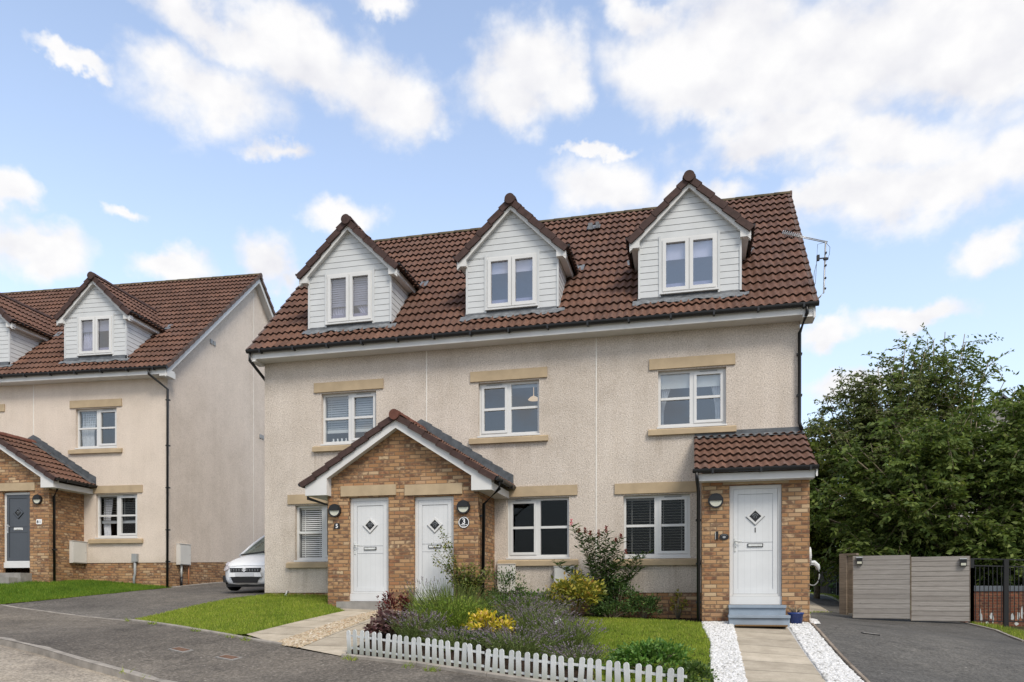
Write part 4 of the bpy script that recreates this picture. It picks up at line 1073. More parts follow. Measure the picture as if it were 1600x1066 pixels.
def base_ground():
    near = np.arange(-30, 16.01, .6); X = np.concatenate([[-700,-300,-120,-60,-40], near, [22,35,60,120,300,700]])
    nr = np.arange(-22, 28.01, .6); Y = np.concatenate([[-500,-200,-80,-40,-28], nr, [34,45,70,150,400,900]])
    gx, gy = np.meshgrid(X, Y); z = gz(gx, gy) - .13
    V = np.c_[gx.ravel(), gy.ravel(), z.ravel()]; nx = len(X); ny = len(Y)
    F = [(j*nx+i, j*nx+i+1, (j+1)*nx+i+1, (j+1)*nx+i) for j in range(ny-1) for i in range(nx-1)]
    o = np_mesh('ground', V, np.array(F), M['earth'], None, True); o['kind'] = 'structure'
base_ground()
PB = [(-40,7.5),(-22,1.1),(-17.5,-.55),(-15.7,-1.26),(-14.16,-1.75),(-12.15,-2.58),(-10.6,-3.13),(-8.74,-4.06),(-7.48,-4.6),(-6.08,-5.19),(-4.74,-5.84),(-3.53,-6.17),(-2.46,-6.56),(-.2,-7.42),(2.5,-8.35),(8,-10.3),(16,-13)]
KB = [(-40,2.5),(-22,-2.2),(-14,-4.8),(-10.57,-5.91),(-9.47,-6.27),(-8.42,-6.65),(-7.54,-6.93),(-6.67,-7.26),(-3,-8.8),(2,-10.8),(8,-13),(14,-15.5)]
sheet('pavement', PB + KB[::-1], -.004, M['asph'])
RD = KB[:3] + KB[3:]
sheet('road', KB + [(14,-24),(-40,-24)], -.10, M['road'], .6)
def strip(name, line, w, z0, z1, mat, kind='structure', side=1, seg=.915, gap=.008):
    """raised kerb / edging with unit joints along a polyline"""
    mb = MB(); P = [Vector((x,y,0)) for x,y in line]; acc = []
    for a, b in zip(P[:-1], P[1:]):
        L = (b-a).length; d = (b-a)/L; n = max(1, round(L/seg)); nn = Vector((-d.y, d.x, 0))*side*w
        for k in range(n):
            p = a+d*(L*k/n); q = a+d*(L*(k+1)/n-gap)
            zp, zq = g(p.x,p.y), g(q.x,q.y)
            c = [Vector((p.x,p.y,zp)), Vector((q.x,q.y,zq)), Vector((q.x+nn.x,q.y+nn.y,zq)), Vector((p.x+nn.x,p.y+nn.y,zp))]
            lo = [v+Vector((0,0,z0)) for v in c]; hi = [v+Vector((0,0,z1)) for v in c]; ch = [hi[0]*.8+hi[3]*.2, hi[1]*.8+hi[2]*.2]
            lo0 = [hi[0]-Vector((0,0,.015)), hi[1]-Vector((0,0,.015))]
            mb.face([ch[0], ch[1], hi[2], hi[3]]); mb.face([lo0[0], lo0[1], ch[1], ch[0]]); mb.face([lo[0], lo[1], lo0[1], lo0[0]]); mb.face([lo[3], lo[2], hi[2], hi[3]]); mb.face([lo[0], lo0[0], ch[0], hi[3], lo[3]]); mb.face([lo[1], lo[2], hi[2], ch[1], lo0[1]])
    o = mb.build(name, mat); 
    if kind: o['kind'] = kind
    return o
strip('road_kerb', KB, .13, -.2, .006, M['kerb'])
strip('pavement_edging', PB[3:7] , .055, -.1, .006, M['kerb'])
strip('pavement_edging', PB[6:10], .06, -.1, .035, M['kerb'])
strip('pavement_edging', [(-4.76,-5.86)]+PB[11:16], .07, -.1, .05, M['kerb'])
L5 = [(-10.52,-3.10),(-10.54,-2.72),(-10.48,-1.37),(-10.31,-.36),(-9.9,.3),(-9.4,.3),(-7.30,.3),(-7.30,-1.29),(-6.92,-1.70),(-6.57,-2.03),(-7.15,-4.46),(-7.5,-4.55),(-8.74,-4.0)]
sheet('lawn', L5, .004, M['lawn_base'])
LLp = [(-22,1.15),(-17.5,-.50),(-15.75,-1.2),(-15.03,-.11),(-14.54,1.03),(-14.40,2.4),(-14.45,3.3),(-23,3.3)]
sheet('lawn', LLp, .004, M['lawn_base'])
DL = [(-15.70,-1.24),(-14.16,-1.72),(-12.15,-2.55),(-10.62,-3.09),(-10.54,-2.72),(-10.48,-1.37),(-10.31,-.36),(-9.9,.3),(-9.4,.3),(-9.4,12),(-16,12),(-14.4,2.4),(-14.54,1.03),(-15.03,-.11)]
sheet('driveway', DL, -.004, M['driveL'])
strip('driveway_edging', [lh(.18,0)[:2], lh(.22,5)[:2], lh(.22,9)[:2]], .06, -.1, .03, M['kerb'])
def along(a, b, wa):
    a = Vector(a); b = Vector(b); d = (b-a).normalized(); n = Vector((-d.y, d.x))
    return lambda x, y: ((Vector((x,y))-a).dot(n)/wa, (Vector((x,y))-a).dot(d)/.60)
SLL = [(-7.15,-4.48),(-6.28,-5.06),(-6.05,-2.5),(-5.95,-1.70),(-6.9,-1.70),(-6.57,-2.03)]
PEB = [(-6.27,-5.07),(-5.70,-5.33),(-5.72,-2.07),(-5.60,-1.74),(-5.95,-1.74),(-6.05,-2.5)]
SLR = [(-5.69,-5.34),(-4.78,-5.82),(-5.0,-3.5),(-4.4,-1.8),(-5.60,-1.74),(-5.72,-2.07)]
sheet('path', SLL, .006, M['slab'], uvfn=along((-6.28,-5.06),(-6.0,-1.7),.9))
sheet('path', SLR, .006, M['slab'], uvfn=along((-4.78,-5.82),(-4.6,-1.7),.92))
sheet('gravel_bed', PEB, .002, M['peb_base'])
BED = [(-4.78,-5.80),(-3.53,-6.10),(-2.46,-6.49),(-.2,-7.33),(.25,-7.5),(.19,-1.72),(.19,.02),(-4.08,.02),(-4.08,-1.30),(-4.4,-1.8),(-5.0,-3.5)]
sheet('flower_bed', BED, .0, M['soil'])
L1 = [(-1.05,-7.0),(-1.25,-5.6),(-1.4,-4.4),(-2.4,-3.2),(-2.75,-1.5),(-2.3,-.85),(-1.06,-.75),(-.2,-1.0),(.17,-1.50),(.24,-2.5),(.29,-3.84),(.25,-5.5),(.21,-7.45)]
sheet('lawn', L1, .008, M['lawn_base'])
sheet('gravel_bed', [(.19,-1.31),(.70,-1.31),(.71,-1.86),(.60,-7.6),(.20,-7.46),(.24,-5.5),(.29,-3.84),(.22,-2.2)], .010, M['chips_base'])
sheet('path', [(.71,-1.4),(1.60,-1.4),(1.53,-6.08),(1.48,-7.9),(.60,-7.6),(.62,-6.3)], .012, M['slab'], uvfn=along((.62,-6.3),(.71,-1.8),1.0))
sheet('gravel_bed', [(1.60,-1.31),(2.05,-1.31),(1.98,-5.89),(1.94,-8.1),(1.48,-7.9),(1.53,-6.08)], .010, M['chips_base'])
strip('path_edging', [(2.06,-1.36),(2.0,-5.9),(1.96,-8.1)], .045, -.1, .03, M['timber2'], side=1)
DR = [(2.06,-1.3),(2.0,-5.89),(1.95,-8.1),(8,-10.2),(9.5,-3),(7.05,2.6),(7.2,4.74),(7.1,6.4),(5.5,12.1),(5.95,26),(4.6,27),(3.9,12.3),(2.06,7.7)]
sheet('driveway', DR, -.002, M['drive'])
sheet('path', [(2.07,3.2),(2.75,3.2),(3.35,7.67),(4.0,8.19),(3.95,12.3),(2.07,10)], .006, M['slab'])
sheet('gravel_bed', [(2.07,-1.37),(2.26,-1.17),(3.0,5.6),(2.75,3.1),(2.07,3.1)], .010, M['chips_base'])
strip('driveway_edging', [(7.03,6.3),(7.18,4.74),(6.95,2.6),(9.3,-3.0)], .07, -.1, .03, M['kerb'], side=-1)
strip('driveway_edging', [(4.95,12.1),(5.9,26)], .09, -.1, .04, M['kerb'], side=-1)
def cover(label, x, y, rot):
    t = thing('access_cover', label, 'access cover', (x, y, g(x,y)+.006), rot, 'small iron covers in the pavement')
    gx_, gy_ = (g(x+.3,y)-g(x-.3,y))/.6, (g(x,y+.3)-g(x,y-.3))/.6
    t.rotation_euler = (Vector((0,0,1)).rotation_difference(Vector((-gx_,-gy_,1)).normalized()).to_matrix() @ Matrix.Rotation(rot,3,'Z')).to_euler()
    b = MB(); b.box(-.19,.19,-.09,.09,-.05,.006); b.build('frame', M['concrete'], t); b = MB(); b.box(-.15,.15,-.062,.062,-.04,.011); b.build('lid', M['rust'], t)
cover('small rusty access cover in the pavement, nearer the kerb stones on the left', -7.47, -5.69, R(-22)); cover('small rusty access cover in the pavement, nearer the picket fence', -6.45, -5.99, R(-20))
t = thing('drain_channel', 'small grey drain cover set in the right driveway before the gates', 'drain', (2.95,-1.75,g(2.95,-1.75)+.006), R(8))
t.rotation_euler = (R(4.0), R(6.5), R(8))
b = MB(); b.box(-.14,.14,-.05,.05,-.04,.006); b.build('frame', M['iron'], t); b = MB(); b.box(-.12,.12,-.035,.035,-.03,.010); b.build('grate', M['concrete'], t)

# blue pot plant, mat
b = MB()
for k in range(40):
    a = random.uniform(0,2*math.pi); r = random.uniform(.02,.1); l = random.uniform(.08,.2)
    p = Vector((1.79+math.cos(a)*r*.6, -1.50+math.sin(a)*r*.6, g(1.79,-1.5)+.18)); q = p+Vector((math.cos(a)*l*.7, math.sin(a)*l*.5, l*.75))
    b.tube([p, (p+q)/2+Vector((0,0,.03)), q], .004, 4)
o = b.build('dead_plant', M['twig']); tag(o, 'dry brown twigs of a dead plant in the blue pot', 'plant')
b = MB(); b.box(-.42,.42,-.20,.20,0,.025); o = b.build('doormat', M['mat']); o.location = (1.15,-2.07,g(1.15,-2.07)+.018); o.rotation_euler = (R(-5),0,0); tag(o, 'brown coir doormat at the foot of the blue-grey steps', 'doormat')
# ------------------------------------------------------------------ scatter helpers
def inpoly(px, py, poly):
    ins = np.zeros(len(px), bool); n = len(poly)
    for i in range(n):
        x1, y1 = poly[i]; x2, y2 = poly[(i+1) % n]
        c = ((y1 > py) != (y2 > py)) & (px < (x2-x1)*(py-y1)/((y2-y1) if y2 != y1 else 1e-9)+x1)
        ins ^= c
    return ins
def scatter(poly, n):
    a = np.array(poly); lo, hi = a.min(0), a.max(0); out = []
    while sum(len(o) for o in out) < n:
        p = rng.random((n*2, 2))*(hi-lo)+lo; out.append(p[inpoly(p[:,0], p[:,1], poly)])
    return np.concatenate(out)[:n]
def grass(name, poly, n, h, mat, w=.009, lean=.6):
    p = scatter(poly, n); p = p + rng.normal(size=p.shape)*.022; z = gz(p[:,0], p[:,1])
    hh = h*(.55+.9*rng.random(n)); a = rng.random(n)*2*math.pi; ln = lean*rng.random(n)*hh; b = rng.random(n)*math.pi
    B = np.c_[p, z-.004]; s = np.c_[np.cos(b)*w/2, np.sin(b)*w/2, np.zeros(n)]
    m = B + np.c_[np.cos(a)*ln*.35, np.sin(a)*ln*.35, hh*.6]; t = B + np.c_[np.cos(a)*ln, np.sin(a)*ln, hh]
    V = np.stack([B-s, B+s, m+s*.7, m-s*.7, t], 1).reshape(-1, 3); i = np.arange(n)[:,None]*5
    F = np.concatenate([i+[[0,1,2]], i+[[0,2,3]], i+[[3,2,4]]])
    o = np_mesh(name, V, F, mat); o['kind'] = 'stuff'; return o
ICO = np.array([(0,0,1),(.894,0,.447),(.276,.851,.447),(-.724,.526,.447),(-.724,-.526,.447),(.276,-.851,.447),(.724,.526,-.447),(-.276,.851,-.447),(-.894,0,-.447),(-.276,-.851,-.447),(.724,-.526,-.447),(0,0,-1)])
ICF = np.array([(0,1,2),(0,2,3),(0,3,4),(0,4,5),(0,5,1),(1,6,2),(2,7,3),(3,8,4),(4,9,5),(5,10,1),(6,7,2),(7,8,3),(8,9,4),(9,10,5),(10,6,1)])
def stones(name, poly, n, r, mat, dz=.01):
    p = scatter(poly, n); z = gz(p[:,0], p[:,1])+dz
    sc = r*(.45+.8*rng.random((n,1,1)))*np.array([1,1,.62])*(.7+.6*rng.random((n,1,3)))
    a = rng.random(n)*2*math.pi; c, s = np.cos(a), np.sin(a)
    v = ICO[None]*(.75+.5*rng.random((n,12,1)))*sc
    x = v[...,0]*c[:,None]-v[...,1]*s[:,None]; y = v[...,0]*s[:,None]+v[...,1]*c[:,None]
    V = np.stack([x+p[:,0,None], y+p[:,1,None], v[...,2]+z[:,None]], -1).reshape(-1,3)
    F = (np.arange(n)[:,None,None]*12+ICF[None]).reshape(-1,3)
    o = np_mesh(name, V, F, mat); o['kind'] = 'stuff'; return o

grass('lawn_grass', L5, 38000, .042, M['blade'])
grass('lawn_grass', L1, 40000, .040, M['blade'])
grass('lawn_grass', [(-20.5,.6),(-17.5,-.50),(-15.75,-1.2),(-15.03,-.11),(-14.54,1.03),(-14.40,2.35),(-14.5,3.0),(-17,2.8),(-17,1.4),(-20.5,1.4)], 34000, .06, M['blade_lush'])
for nm, ln, n in (('edge_weeds', PB[6:10], 900), ('edge_weeds', [(-4.8,-5.88),(-3.5,-6.28),(-2.4,-6.66)], 300), ('edge_weeds', KB[6:9], 160)):
    pts = []
    for a, b in zip(ln[:-1], ln[1:]): pts += [(a[0], a[1]-.05), (b[0], b[1]-.05)]
    poly = [(x, y-.10) for x, y in ln] + [(x, y+.06) for x, y in ln[::-1]]
    q = scatter(poly, n); keep = (np.sin(q[:,0]*5.1)+np.sin(q[:,0]*13.7+1.3)) > .75
    q = q[keep]
    V = []; F = []
    for x, y in q:
        z = g(x, y); a = random.uniform(0, 6.3); l = random.uniform(.04,.12); i = len(V)
        V += [(x-.006,y,z),(x+.006,y,z),(x+math.cos(a)*l*.8,y+math.sin(a)*l*.8,z+l*.7)]; F.append((i,i+1,i+2))
    o = np_mesh(nm, V, np.array(F), M['blade']); o['kind'] = 'stuff'
grass('edge_weeds', [(7.05,6.3),(7.2,4.7),(6.98,2.6),(9.2,-2.9),(9.6,-2.6),(7.5,2.8),(7.7,4.8),(7.5,6.3)], 5000, .07, M['blade'])
grass('edge_weeds', [(4.95,12.2),(5.9,26),(6.6,26),(5.6,12.2)], 5000, .09, M['blade'])
grass('edge_weeds', [(-9.55,-.14),(-7.34,-.14),(-7.34,.0),(-9.55,.0)], 2200, .08, M['blade'])
grass('edge_weeds', [(3.35,7.67),(4.0,8.19),(4.1,8.3),(3.5,8.0),(2.5,4.8),(2.3,4.6)], 700, .04, M['blade'])
CH = [(.20,-1.36),(.68,-1.36),(.70,-1.86),(.60,-7.5),(.21,-7.4),(.25,-5.5),(.29,-3.84),(.20,-2.2)]
stones('stone_chips', CH, 9000, .024, M['chips'], .018)
stones('stone_chips', [(1.66,-1.34),(2.02,-1.34),(1.96,-5.89),(1.92,-7.9),(1.50,-7.8),(1.55,-6.08)], 9000, .024, M['chips'], .018)
stones('stone_chips', [(2.10,-1.34),(2.22,-1.17),(2.9,5.2),(2.7,3.1),(2.1,3.1)], 3500, .028, M['chips'], .018)
stones('pebbles', PEB, 6500, .026, M['peb'], .010)
stones('soil_clods', BED, 5000, .022, M['soil'], .0)
LF = [(x, y) for x, y in scatter(BED, 60)]

# ------------------------------------------------------------------ leaves
def leaf_mesh(name, P, D, L, W, mat, parent=None, fold=.18, jitter=.35, nrm_up=.5):
    P = np.asarray(P); D = np.asarray(D); n = len(P)
    D = D/np.maximum(np.linalg.norm(D, axis=1, keepdims=True), 1e-6)
    r = rng.normal(size=(n,3)); r[:,2] += nrm_up*3
    S = np.cross(D, r); S /= np.maximum(np.linalg.norm(S, axis=1, keepdims=True), 1e-6)
    N = np.cross(S, D); k = 1+jitter*(rng.random((n,1))*2-1); Ll = L*k; Ww = W*k
    tip = P + D*Ll - N*Ll*fold*rng.random((n,1))
    mid = P + D*Ll*.42 + N*Ll*.05
    V = np.stack([P, mid+S*Ww/2, tip, mid-S*Ww/2], 1).reshape(-1,3)
    F = np.arange(n)[:,None]*4+np.array([[0,1,2,3]])
    return np_mesh(name, V, F, mat, parent)

def bush(name, label, cat, x, y, rx, ry, h, n, L, W, mat, group=None, clusters=40, stems=12, base=.12, up=.5, stem_mat='twig', open_=.16, zoff=0.0):
    z = g(x, y)+zoff; t = thing(name, label, cat, (x, y, z), 0, group)
    u = rng.normal(size=(clusters,3)); u[:,2] = np.abs(u[:,2])*.9-.15; u /= np.linalg.norm(u, axis=1, keepdims=True)
    rad = .62+.42*rng.random((clusters,1)); C = u*rad*np.array([rx, ry, h*.62]) + np.array([0,0,h*.38+base*.5])
    C[:,2] = np.maximum(C[:,2], base)
    idx = rng.integers(0, clusters, n); off = rng.normal(size=(n,3))*np.array([rx, ry, h*.6])*open_
    P = C[idx]+off; P[:,2] = np.maximum(P[:,2], .03)
    D = rng.normal(size=(n,3))*.7 + off/np.array([rx,ry,h])*2.2 + u[idx]*.7; D[:,2] += up
    leaf_mesh('foliage', P, D, L, W, mat, t)
    b = MB()
    for i in range(stems):
        c = C[i % clusters]; b.tube([(c[0]*.12, c[1]*.12, -.03), (c[0]*.5, c[1]*.5, c[2]*.55), tuple(c)], .006, 5, radii=[.011,.008,.004])
    b.build('stems', M[stem_mat], t); return t

def spray(name, label, cat, x, y, rx, ry, h, nst, mat_leaf_, mat_fl, group=None, lean=.5, spike=.07, leafn=9, LW=(.05,.006), fl_n=10, fl_size=(.018,.012), base_spread=.5, fl_from=.88):
    """lavender-like: thin stems fanning out, narrow leaves below, flower spikes at the tip"""
    z = g(x, y); t = thing(name, label, cat, (x, y, z), 0, group)
    LP, LD, FP, FD = [], [], [], []; SV = []; SF = []
    for i in range(nst):
        a = random.uniform(0, 2*math.pi); r = math.sqrt(random.random()); bx, by = math.cos(a)*r*rx*base_spread, math.sin(a)*r*ry*base_spread
        hh = h*random.uniform(.6, 1.05)*(1-.25*r); ex, ey = math.cos(a)*r*rx*random.uniform(.8,1.25)+random.uniform(-.05,.05), math.sin(a)*r*ry*random.uniform(.8,1.25)+random.uniform(-.05,.05)
        p0 = Vector((bx,by,-.01)); p2 = Vector((ex,ey,hh)); p1 = (p0+p2)/2+Vector((-ex*.12,-ey*.12,hh*.10))
        pt = lambda f: p0*(1-f)**2+p1*2*f*(1-f)+p2*f*f
        i0 = len(SV); wv = Vector((random.uniform(-1,1),random.uniform(-1,1),0)).normalized()*.0028
        for f in (0,.35,.7,1): q = pt(f); SV += [tuple(q-wv), tuple(q+wv)]
        for k in range(3): SF.append((i0+2*k, i0+2*k+1, i0+2*k+3, i0+2*k+2))
        d = (p2-p1).normalized()
        for k in range(leafn):
            f = random.uniform(.05,.72)**1.1; q = pt(f); dd = d+Vector((random.gauss(0,.6),random.gauss(0,.6),random.gauss(.1,.3))); LP.append(tuple(q)); LD.append(tuple(dd))
        if mat_fl is not None and random.random() < .65:
            for k in range(fl_n):
                f = fl_from+(1.0-fl_from)*k/fl_n+.02; q = p2-d*spike*(1-k/fl_n); FP.append((q.x+random.gauss(0,.003),q.y+random.gauss(0,.003),q.z)); FD.append((random.gauss(0,1),random.gauss(0,1),.9))
    leaf_mesh('foliage', LP, LD, LW[0], LW[1], mat_leaf_, t, nrm_up=0)
    np_mesh('stems', SV, np.array(SF), M['stem'], t)
    if FP: leaf_mesh('flower_spikes', FP, FD, fl_size[0], fl_size[1], mat_fl, t, nrm_up=0)
    return t

ML = {}
ML['dark'] = mat_leaf('dark_shrub_leaf', [(0,(0.030,0.067,0.023)),(.6,(0.070,0.134,0.036)),(1,(0.149,0.226,0.067))])
ML['mid'] = mat_leaf('mid_shrub_leaf', [(0,(0.042,0.083,0.018)),(.6,(0.091,0.158,0.033)),(1,(0.164,0.224,0.060))])
ML['bright'] = mat_leaf('bright_shrub_leaf', [(0,(0.053,0.134,0.023)),(.6,(0.106,0.226,0.037)),(1,(0.196,0.316,0.074))])
ML['olive'] = mat_leaf('speckled_yellow_leaf', [(0,(0.102,0.138,0.029)),(.35,(0.222,0.244,0.041)),(.7,(0.408,0.356,0.056)),(.88,(0.562,0.438,0.082)),(1,(0.256,0.114,0.041))])
ML['yellow'] = mat_leaf('golden_leaf', [(0,(.30,.30,.03)),(.4,(.60,.50,.03)),(.75,(.72,.55,.06)),(1,(.70,.45,.20))], .25)
ML['red'] = mat_leaf('dark_red_leaf', [(0,(0.050,0.013,0.013)),(.6,(0.122,0.023,0.023)),(1,(0.215,0.052,0.046))])
ML['heuch'] = mat_leaf('purple_grey_leaf', [(0,(0.065,0.029,0.033)),(.5,(0.156,0.078,0.085)),(.85,(0.286,0.195,0.195)),(1,(0.416,0.338,0.312))])
ML['lav'] = mat_leaf('lavender_leaf', [(0,(.10,.155,.05)),(.6,(.20,.27,.09)),(1,(.32,.36,.16))])
ML['lavg'] = mat_leaf('green_needle_leaf', [(0,(0.148,0.256,0.043)),(.6,(0.297,0.444,0.069)),(1,(0.591,0.649,0.136))])
ML['lavf'] = mat_leaf('lavender_flower', [(0,(.13,.095,.14)),(.5,(.235,.18,.26)),(.85,(.34,.28,.37)),(1,(.22,.18,.13))], .2)
ML['bud'] = mat_leaf('willowy_leaf', [(0,(0.023,0.052,0.016)),(.6,(0.052,0.098,0.028)),(1,(0.115,0.161,0.057))])
ML['budf'] = mat_leaf('pink_flower_spike', [(0,(.16,.035,.028)),(.6,(.26,.065,.05)),(1,(.42,.14,.14))], .25)
ML['pink'] = mat_leaf('bright_pink_flower', [(0,(.55,.12,.20)),(1,(.75,.25,.35))], .25)
ML['climb'] = mat_leaf('climber_leaf', [(0,(0.061,0.103,0.023)),(.5,(0.144,0.197,0.042)),(1,(0.330,0.300,0.094))])
ML['tree'] = mat_leaf('cherry_leaf', [(0,(.060,.100,.024)),(.45,(.115,.170,.040)),(.85,(.165,.22,.056)),(1,(.22,.26,.08))], .38, .22, .55)
ML['tree2'] = mat_leaf('birch_leaf', [(0,(.07,.095,.035)),(.6,(.14,.18,.06)),(1,(.21,.24,.09))], .38, .22, .55)
ML['tree3'] = mat_leaf('yellow_green_tree_leaf', [(0,(.09,.13,.026)),(.6,(.16,.21,.042)),(1,(.24,.26,.065))], .38, .22, .55)

# --- flower bed
GLV = 'lavender clumps in the flower bed'
bush('red_shrub', 'small dark red leaved shrub standing left of the middle white door', 'shrub', -4.83, -3.70, .28, .26, .48, 750, .055, .028, ML['red'], clusters=26, base=.20, open_=.16)
bush('heuchera', 'purple and silver leaved low plant under the dark red shrub by the picket fence end', 'plant', -4.55, -4.45, .36, .34, .34, 900, .09, .075, ML['heuch'], clusters=26, base=.04)
spray('rosemary', 'tall bright green needle-leaved bush in the middle of the flower bed', 'shrub', -3.85, -3.75, .85, .62, .88, 760, ML['lavg'], None, leafn=24, LW=(.065,.007), fl_n=3, spike=.03)
spray('lavender', 'lavender clump behind the left end of the picket fence', 'lavender', -4.05, -4.70, .55, .42, .56, 260, ML['lav'], ML['lavf'], GLV, leafn=16)
spray('lavender', 'leggy lavender with dark spikes in front of the middle white door', 'lavender', -4.55, -3.05, .42, .36, .92, 90, ML['lav'], ML['lavf'], GLV, leafn=8, fl_n=9, spike=.07)
spray('lavender', 'broad lavender clump right of the golden yellow shrub', 'lavender', -2.30, -4.10, .62, .52, .58, 340, ML['lav'], ML['lavf'], GLV, leafn=14)
spray('lavender', 'lavender clump spilling over the small lawn behind the picket fence', 'lavender', -1.72, -4.85, .55, .48, .54, 300, ML['lav'], ML['lavf'], GLV, leafn=13)
spray('lavender', 'low lavender clump close behind the middle of the picket fence', 'lavender', -2.30, -5.45, .70, .42, .48, 330, ML['lav'], ML['lavf'], GLV, leafn=15)
spray('lavender', 'sprawling lavender at the back of the bed below the black-glazed window', 'lavender', -2.85, -1.75, .85, .60, .58, 340, ML['lav'], ML['lavf'], GLV, leafn=13)
bush('golden_shrub', 'bright yellow leaved shrub in the middle of the bed', 'shrub', -2.98, -4.62, .36, .30, .40, 600, .07, .036, ML['yellow'], clusters=24, base=.10, open_=.17)
bush('dark_shrub', 'low dark shrub under the golden yellow leaves', 'shrub', -3.10, -4.98, .50, .28, .24, 1300, .045, .022, ML['dark'], clusters=24, base=.04)
bush('speckled_shrub', 'rounded yellow-green speckled shrub beside the pink-flowered shrub', 'shrub', -2.18, -1.35, .52, .42, .80, 2300, .085, .045, ML['olive'], clusters=50, base=.1, open_=.15)
bush('dark_shrub', 'dense dark green shrub at the foot of the pink-flowered shrub', 'shrub', -1.45, -.45, .40, .34, .80, 1900, .05, .028, ML['dark'], clusters=34, base=.08)
bush('round_shrub', 'low round dark shrub against the brick plinth below the blind', 'shrub', -.92, -.40, .36, .30, .42, 1400, .05, .03, ML['dark'], clusters=28, base=.04)
bush('low_shrub', 'low spreading dark shrub at the edge of the lawn by the speckled shrub', 'shrub', -1.55, -.75, .42, .24, .30, 1100, .05, .03, ML['dark'], clusters=24, base=.04)
bush('small_shrub', 'small upright yellow-green seedling against the plinth by the drainpipe', 'shrub', -.25, -.30, .15, .13, .46, 260, .05, .028, ML['olive'], clusters=12, base=.1)
bush('box_shrub', 'bright green leafy shrub at the right end of the picket fence', 'shrub', -.50, -6.15, .46, .36, .36, 2200, .055, .034, ML['bright'], clusters=46, base=.05, open_=.15)
bush('box_shrub', 'small green shrub at the edge of the white chips by the fence end', 'shrub', -.06, -6.85, .26, .26, .28, 900, .05, .03, ML['mid'], clusters=26, base=.05)
bush('green_shrub', 'dark green shrub beside the drainpipe at the brick porch corner', 'shrub', -3.62, -.75, .40, .36, .78, 1700, .055, .022, ML['dark'], clusters=34, base=.08)
bush('ground_cover_plant', 'bright green low plant along the plinth left of the speckled shrub', 'plant', -3.05, -.55, .60, .34, .42, 2000, .055, .034, ML['bright'], clusters=40, base=.05)
bush('ground_cover_plant', 'mid green low plant between the needle-leaved bush and the drainpipe', 'plant', -3.35, -2.2, .55, .5, .40, 1500, .06, .028, ML['mid'], clusters=34, base=.05)

spray('lavender', 'lavender clump against the picket fence below the golden yellow shrub', 'lavender', -3.25, -5.20, .60, .36, .40, 240, ML['lav'], ML['lavf'], GLV, leafn=15)
spray('lavender', 'lavender clump between the speckled shrub and the front lavender', 'lavender', -2.75, -2.85, .75, .55, .55, 300, ML['lav'], ML['lavf'], GLV, leafn=13)
spray('lavender', 'thin lavender near the fence beside the bright green leafy shrub', 'lavender', -1.40, -5.90, .50, .34, .36, 220, ML['lav'], ML['lavf'], GLV, leafn=14)

# pink flowering shrub: arching stems with narrow leaves and spikes
def buddleia():
    x, y = -1.72, -.50; t = thing('pink_flowered_shrub', 'tall open shrub with narrow leaves and faded pink flower spikes in front of the wall', 'shrub', (x, y, g(x, y)))
    sb = MB(); LP, LD, FP, FD, PP, PD = [], [], [], [], [], []
    tips = [(-.62,-.1,1.86),(-.48,.0,1.72),(-.36,.05,1.70),(-.24,-.08,1.66),(-.08,.0,1.62),(.06,.05,1.72),(.10,-.1,1.46),(.26,.02,1.52),(.36,.0,1.60),(.45,-.05,1.28),(.68,.0,1.22),(.92,-.05,1.30),(.80,.02,1.02),(.62,.0,.86),(-.95,-.1,1.10),(-.70,-.05,.98),(.25,.08,1.1),(-.3,-.12,1.2),(.0,.1,1.15)]
    for i, tp in enumerate(tips):
        p0 = Vector((random.uniform(-.08,.08), random.uniform(-.06,.06), 0)); p2 = Vector(tp); p1 = Vector((tp[0]*.35, tp[1]*.4, tp[2]*.62))
        pt = lambda f: p0*(1-f)**2+p1*2*f*(1-f)+p2*f*f
        sb.tube([pt(f) for f in (0,.25,.5,.75,1)], .008, 5, radii=[.012,.010,.008,.006,.003])
        for k in range(64):
            f = .16+.82*k/64; q = pt(f); a = k*2.4+random.uniform(-.3,.3); LP.append(tuple(q)); LD.append((math.cos(a), math.sin(a), .55+random.uniform(-.3,.3)))
            if random.random() < .5:
                s = Vector((math.cos(a), math.sin(a), .6))*random.uniform(.04,.14)
                for m in range(3): LP.append(tuple(q+s*(m+1)/3)); LD.append((math.cos(a+m-1), math.sin(a+m-1), .4))
        if i < 10 and i != 6:
            tgt = (PP, PD) if i == 0 else (FP, FD)
            sl_ = random.uniform(.07,.15) if i else .13
            for k in range(60):
                f = k/60; tgt[0].append((p2.x+random.gauss(0,.012*(1.2-f)), p2.y+random.gauss(0,.012*(1.2-f)), p2.z-.03+f*sl_)); tgt[1].append((random.gauss(0,1), random.gauss(0,1), .8))
    leaf_mesh('foliage', LP, LD, .11, .030, ML['bud'], t); sb.build('stems', M['twig'], t)
    leaf_mesh('flower_spikes', FP, FD, .034, .020, ML['budf'], t, nrm_up=0); leaf_mesh('bright_flower_spike', PP, PD, .028, .018, ML['pink'], t, nrm_up=0)
buddleia()
